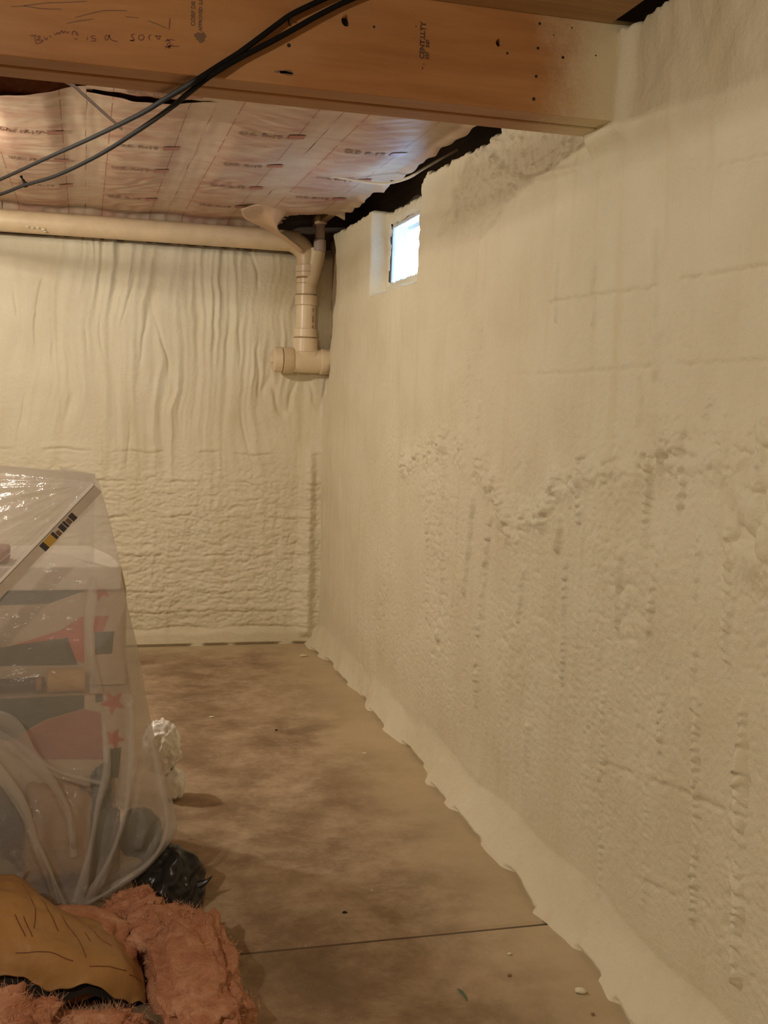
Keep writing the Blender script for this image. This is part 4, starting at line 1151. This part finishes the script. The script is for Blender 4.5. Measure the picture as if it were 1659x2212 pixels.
    for pts, w0, w1, y in [([(203, 1252), (194, 1330), (196, 1390), (208, 1495)], 0.020, 0.030, 2.80), ([(-40, 1542), (25, 1568), (75, 1632), (130, 1668), (224, 1694)], 0.045, 0.010, 2.775),
                           ([(-30, 1575), (60, 1640), (118, 1698), (150, 1760), (160, 1850)], 0.040, 0.018, 2.765), ([(-30, 1630), (40, 1728), (72, 1800), (100, 1860), (128, 1950)], 0.030, 0.012, 2.76),
                           ([(226, 1560), (231, 1660), (212, 1740), (194, 1840), (168, 1950)], 0.012, 0.030, 2.755), ([(284, 1500), (284, 1640), (272, 1750), (235, 1860), (180, 1955)], 0.010, 0.028, 2.765),
                           ([(318, 1560), (345, 1680), (362, 1780), (325, 1860), (220, 1935)], 0.008, 0.030, 2.80), ([(60, 1790), (110, 1885), (140, 1955)], 0.014, 0.012, 2.755), ([(165, 1960), (210, 1940), (290, 1888)], 0.02, 0.012, 2.765)]:
        band(pts, w0, w1, y)
    # top of the tent, pulled tight from the tip of the batten
    tip = onY(206, 1041, 2.86)
    fr = [onY(px, py, 2.85) for px, py in rows_px[0]]
    bk = [onY(px, py, yq) for px, py, yq in [(-480, 1005, 3.35), (-170, 1018, 3.35), (-60, 1024, 3.35), (20, 1029, 3.30), (90, 1034, 3.18), (150, 1038, 3.04)]] + [tip + np.array((0.0, 0.03, -0.004))]
    bk2 = [b_ + np.array((0, 0.05, -0.02)) for b_ in bk]
    md_ = [(f + b_) / 2 + np.array((0, 0, -0.012 * max(0, 6 - k) / 6)) for k, (f, b_) in enumerate(zip(fr, bk))]
    far = [np.array((b_[0], b_[1] + 0.25, b_[2] - 0.5)) for b_ in bk]
    T = sheet_grid([fr, md_, bk, bk2, far], 90, 240)
    v = np.linspace(0, 1, 240)[:, None]; u = np.linspace(0, 1, 90)[None, :]
    for vc, am in ((0.03, 0.010), (0.07, 0.014), (0.11, 0.010), (0.17, 0.013), (0.21, 0.008), (0.26, 0.012), (0.31, 0.008), (0.36, 0.012), (0.41, 0.007), (0.46, 0.010)):
        T[..., 2] += am * np.exp(-((v - vc) / 0.011) ** 2) * (1 - u) ** 0.4 * sstep(0.97, 0.75, u) * (0.7 + 0.4 * np.sin(9 * u + 40 * vc))
    link('top_fall', mesh_np('top_fall', T.reshape(-1, 3), grid_faces(240, 90)), M_POLY, R)
sheet()

# bags inside the lower part of the sheet
def bag(name, px, py, y, rad, mat, label, seed, crumple=0.10, ear=None, floor=0.0, sub=4, boxy=1.0):
    c = onY(px, py, y); R = empty(name, (c[0], y, max(0, c[2] - rad[2]))); tag(R, label, 'bag')
    b = lump('bag_body', c, rad, mat, R, seed, 0.14, 2.0, sub, boxy, 0.3 * seed if boxy == 1.0 else 0.1, crumple, floor)
    if ear: tube('bag_ear', catmull(np.array([onY(*q) for q in ear]), 8), np.array([0.020, 0.017, 0.014, 0.011, 0.008, 0.005, 0.003, 0.001]), mat, R, 8)
    return R
bag('brown_paper_sack', 128, 1795, 2.905, (0.085, 0.05, 0.125), M_KRAFT, 'brown paper sack seen through the clear sheet', 3, 0.03, boxy=0.45)
bag('dark_green_bag', 303, 1800, 2.955, (0.062, 0.055, 0.062), M_BAGGRN, 'dark green bag seen through the lower right of the clear sheet', 4, 0.08)
bag('black_bag', -10, 1765, 2.90, (0.09, 0.05, 0.075), M_BAGBLK, 'shiny black bag at the left edge under the clear sheet', 6, 0.12)
bag('dark_sack', 216, 1745, 2.93, (0.026, 0.04, 0.12), M_BAGGRN, 'narrow dark sack standing between paper sack and green bag', 9, 0.03, boxy=0.45)
bag('refuse_bag', 368, 1915, 2.90, (0.105, 0.09, 0.112), M_BAGBLK, 'black refuse bag on the floor beside the pink insulation', 5, 0.05, [(405, 1915, 2.86), (428, 1912, 2.85), (446, 1904, 2.845), (459, 1892, 2.84)], 0.0, 5)
bag('white_carrier_bag', 348, 1612, 3.72, (0.066, 0.055, 0.088), M_WHITE, 'taller white crumpled plastic bag standing on the floor behind the clear sheet', 8, 0.10, None, 0.0, 5)
bag('white_carrier_bag', 376, 1695, 3.70, (0.036, 0.04, 0.05), M_WHITE, 'small white plastic bag end lying in front of the taller white bag', 10, 0.12, None, 0.0)

# ================================================================== LOOSE PINK INSULATION
def wool_piece(label, parts, n, L, seed):
    c0 = parts[0][0]
    R = empty('pink_insulation', (c0[0], c0[1], 0)); tag(R, label, 'insulation', 'loose pink insulation pieces')
    for k, (c, rad, rot) in enumerate(parts):
        b = lump('wool', c, rad, M_PINK, R, seed + k, 0.24, 2.3, 5, 0.76, rot, 0.12, 0.0)
        fibres('fibre', b, n, L, b, M_PINKF, seed + 50 + k)
    return R
wool_piece('pink insulation roll lying on the bare concrete beside the dark gap', [((0.250, 2.37, 0.060), (0.092, 0.26, 0.072), 0.06), ((0.200, 2.60, 0.062), (0.095, 0.085, 0.052), 0.3)], 2600, 0.020, 61)
wool_piece('pink insulation tuft sticking out under the plastic sheet', [((0.125, 2.715, 0.065), (0.065, 0.055, 0.055), 0.2)], 900, 0.020, 71)
wool_piece('pink insulation edge in the bottom left corner, nearest the camera', [((-0.17, 2.235, 0.06), (0.12, 0.055, 0.088), 0.05), ((0.02, 2.225, 0.035), (0.10, 0.05, 0.058), -0.1)], 2200, 0.030, 81)

def kraft_batt():
    R = empty('kraft_faced_batt', (-0.05, 2.5, 0)); tag(R, 'kraft paper faced insulation piece with brown printed lines at the bottom left', 'insulation')
    rows = [[(-140, 1880, 2.62), (-40, 1885, 2.62), (30, 1893, 2.62), (70, 1915, 2.62), (105, 1955, 2.64), (180, 1972, 2.66), (245, 1993, 2.66)],
            [(-140, 1925, 2.50), (-40, 1925, 2.50), (40, 1930, 2.50), (100, 1960, 2.50), (165, 1985, 2.52), (225, 2005, 2.54), (275, 2040, 2.56)],
            [(-140, 1990, 2.42), (-40, 1992, 2.42), (50, 2000, 2.42), (125, 2020, 2.43), (195, 2035, 2.44), (255, 2050, 2.46), (302, 2085, 2.48)],
            [(-140, 2055, 2.37), (-40, 2055, 2.37), (50, 2060, 2.37), (130, 2070, 2.375), (205, 2085, 2.39), (268, 2100, 2.41), (314, 2130, 2.43)],
            [(-140, 2112, 2.35), (-40, 2108, 2.35), (45, 2108, 2.35), (110, 2140, 2.35), (190, 2128, 2.36), (262, 2160, 2.38), (316, 2172, 2.40)]]
    rows = [[(-330, r[0][1] + 95, r[0][2] + 0.02)] + r for r in rows]
    G = [[onY(*p) for p in r] for r in rows]
    B = sheet_grid(G, 90, 70); B[..., 2] = np.maximum(B[..., 2], 0.006)
    B[..., 2] += 0.006 * fbm2(B[..., 0] * 12, B[..., 1] * 14, 501, 3)
    v = np.linspace(0, 1, 70)[:, None]; u = np.linspace(0, 1, 90)[None, :]
    B[..., 2] -= 0.014 * sstep(0.9, 1, v) * vnoise2(u * 14, u * 0, 503)
    o = link('kraft_facing', mesh_np('kraft_facing', B.reshape(-1, 3), grid_faces(70, 90)), M_KRAFT, R)
    md = o.modifiers.new('s', 'SOLIDIFY'); md.thickness = 0.0015
    C = B.copy(); C[..., 1] += 0.012; C[..., 2] -= 0.012; C[-12:, :, 2] -= 0.018 * np.linspace(0, 1, 12)[:, None]
    C[..., 2] = np.maximum(C[..., 2], 0.004)
    link('asphalt_shade_backing', mesh_np('asphalt_shade_backing', C.reshape(-1, 3), grid_faces(70, 90)), M_HOLE, R)  # asphalt-coated rear, near-black colour also paints the shade inside the torn edge
    lump('wool', (-0.07, 2.56, 0.06), (0.19, 0.13, 0.075), M_PINK, R, 91, 0.12, 2.5, 4, 0.7, 0.0, 0.04, 0.0)
    # printed lines follow the sheet
    def line(uv, w=0.0011):
        t = np.array(uv); n = 26
        uu = (0.145 + 0.855 * np.interp(np.linspace(0, 1, n), np.linspace(0, 1, len(t)), t[:, 0])) * 89; vv = np.interp(np.linspace(0, 1, n), np.linspace(0, 1, len(t)), t[:, 1]) * 69
        i = np.clip(vv.astype(int), 0, 68); j = np.clip(uu.astype(int), 0, 88); a = (vv - i)[:, None]; b = (uu - j)[:, None]
        P = B[i, j] * (1 - a) * (1 - b) + B[i + 1, j] * a * (1 - b) + B[i, j + 1] * (1 - a) * b + B[i + 1, j + 1] * a * b
        P = P + np.array((0, -0.0022, 0.0012))
        tube('printed_line', P, w, M_INK, o, 5)
    for uv in [[(0.30, 0.74), (0.45, 0.72), (0.56, 0.76)], [(0.64, 0.78), (0.85, 0.74)], [(0.87, 0.76), (0.97, 0.72)], [(0.46, 0.05), (0.50, 0.25), (0.51, 0.45)], [(0.56, 0.30), (0.60, 0.50), (0.62, 0.70)],
               [(0.38, 0.10), (0.42, 0.3), (0.38, 0.5)], [(0.30, 0.42), (0.34, 0.60)], [(0.34, 0.42), (0.37, 0.60)], [(0.70, 0.30), (0.74, 0.42), (0.80, 0.48)], [(0.66, 0.4), (0.67, 0.48)]]:
        line(uv)
kraft_batt()

# ================================================================== SCRAPS ON THE FLOOR
for k, (px, py, r, mat, nm, lab, sq) in enumerate([
        (1255, 2144, 0.0135, M_FOAM, 'foam_crumb', 'largest cream foam crumb on the floor near the bottom right', 0.5),
        (1101, 2062, 0.0055, M_FOAM, 'foam_crumb', 'small foam crumb on the floor just below the slab joint', 0.5),
        (655, 1418, 0.020, M_FOAM, 'foam_crumb', 'pale foam scrap on the floor in the far corner', 0.35),
        (457, 1549, 0.011, M_LIDW, 'plaster_chip', 'pale bluish chip lying on the floor in front of the back wall', 0.15),
        (1100, 2108, 0.005, M_CARDB, 'pebble', 'small brown pebble on the floor near the bottom edge', 0.6),
        (1280, 2192, 0.005, M_CARDB, 'pebble', 'dark pebble on the floor beside the wall foot at the bottom edge', 0.6),
        (745, 1972, 0.007, M_HOLE, 'pebble', 'dark stain-like pebble above the slab joint', 0.3),
        (597, 1578, 0.006, M_HOLE, 'pebble', 'tiny dark pebble in the middle of the floor', 0.5),
        (803, 1924, 0.003, M_LIDW, 'plaster_chip', 'tiny white speck on the floor above the slab joint', 0.4),
        (788, 1627, 0.009, M_LIDW, 'plaster_chip', 'small mauve-white chip on the floor near the wall foot', 0.15)]):
    q = on(px, py, 2, 0); crumb(nm, (q[0], q[1], r * sq * 0.8), r, lab, 'scrap', mat, sq, 200 + k)
M_LEAF = plain('green_sliver', (0.10, 0.16, 0.10), 0.6)
a = on(988, 2138, 2, 0); b = on(1008, 2164, 2, 0)
lf = tube('green_sliver', catmull(np.array([a + (0, 0, .003), (a + b) / 2 + (0.002, 0, .006), b + (0, 0, .003)]), 9), [0.0008, 0.002, 0.003, 0.0035, 0.0035, 0.003, 0.0025, 0.0015, 0.0006], M_LEAF, None, 6)
tag(lf, 'thin green sliver on the floor at the bottom edge', 'scrap')
# lamp holder above the far bulb
lh = empty('lamp_holder', (LAMP_A[0], LAMP_A[1], ZJ - 0.03)); tag(lh, 'white porcelain lamp holder on the ceiling left of the cables', 'lamp')
lathe('holder_base', [(0, 0.055), (0.008, 0.058), (0.02, 0.045), (0.045, 0.030), (0.075, 0.028)], (LAMP_A[0], LAMP_A[1], ZJ - 0.036), (0, 0, -1), M_CERAM, lh, 28)
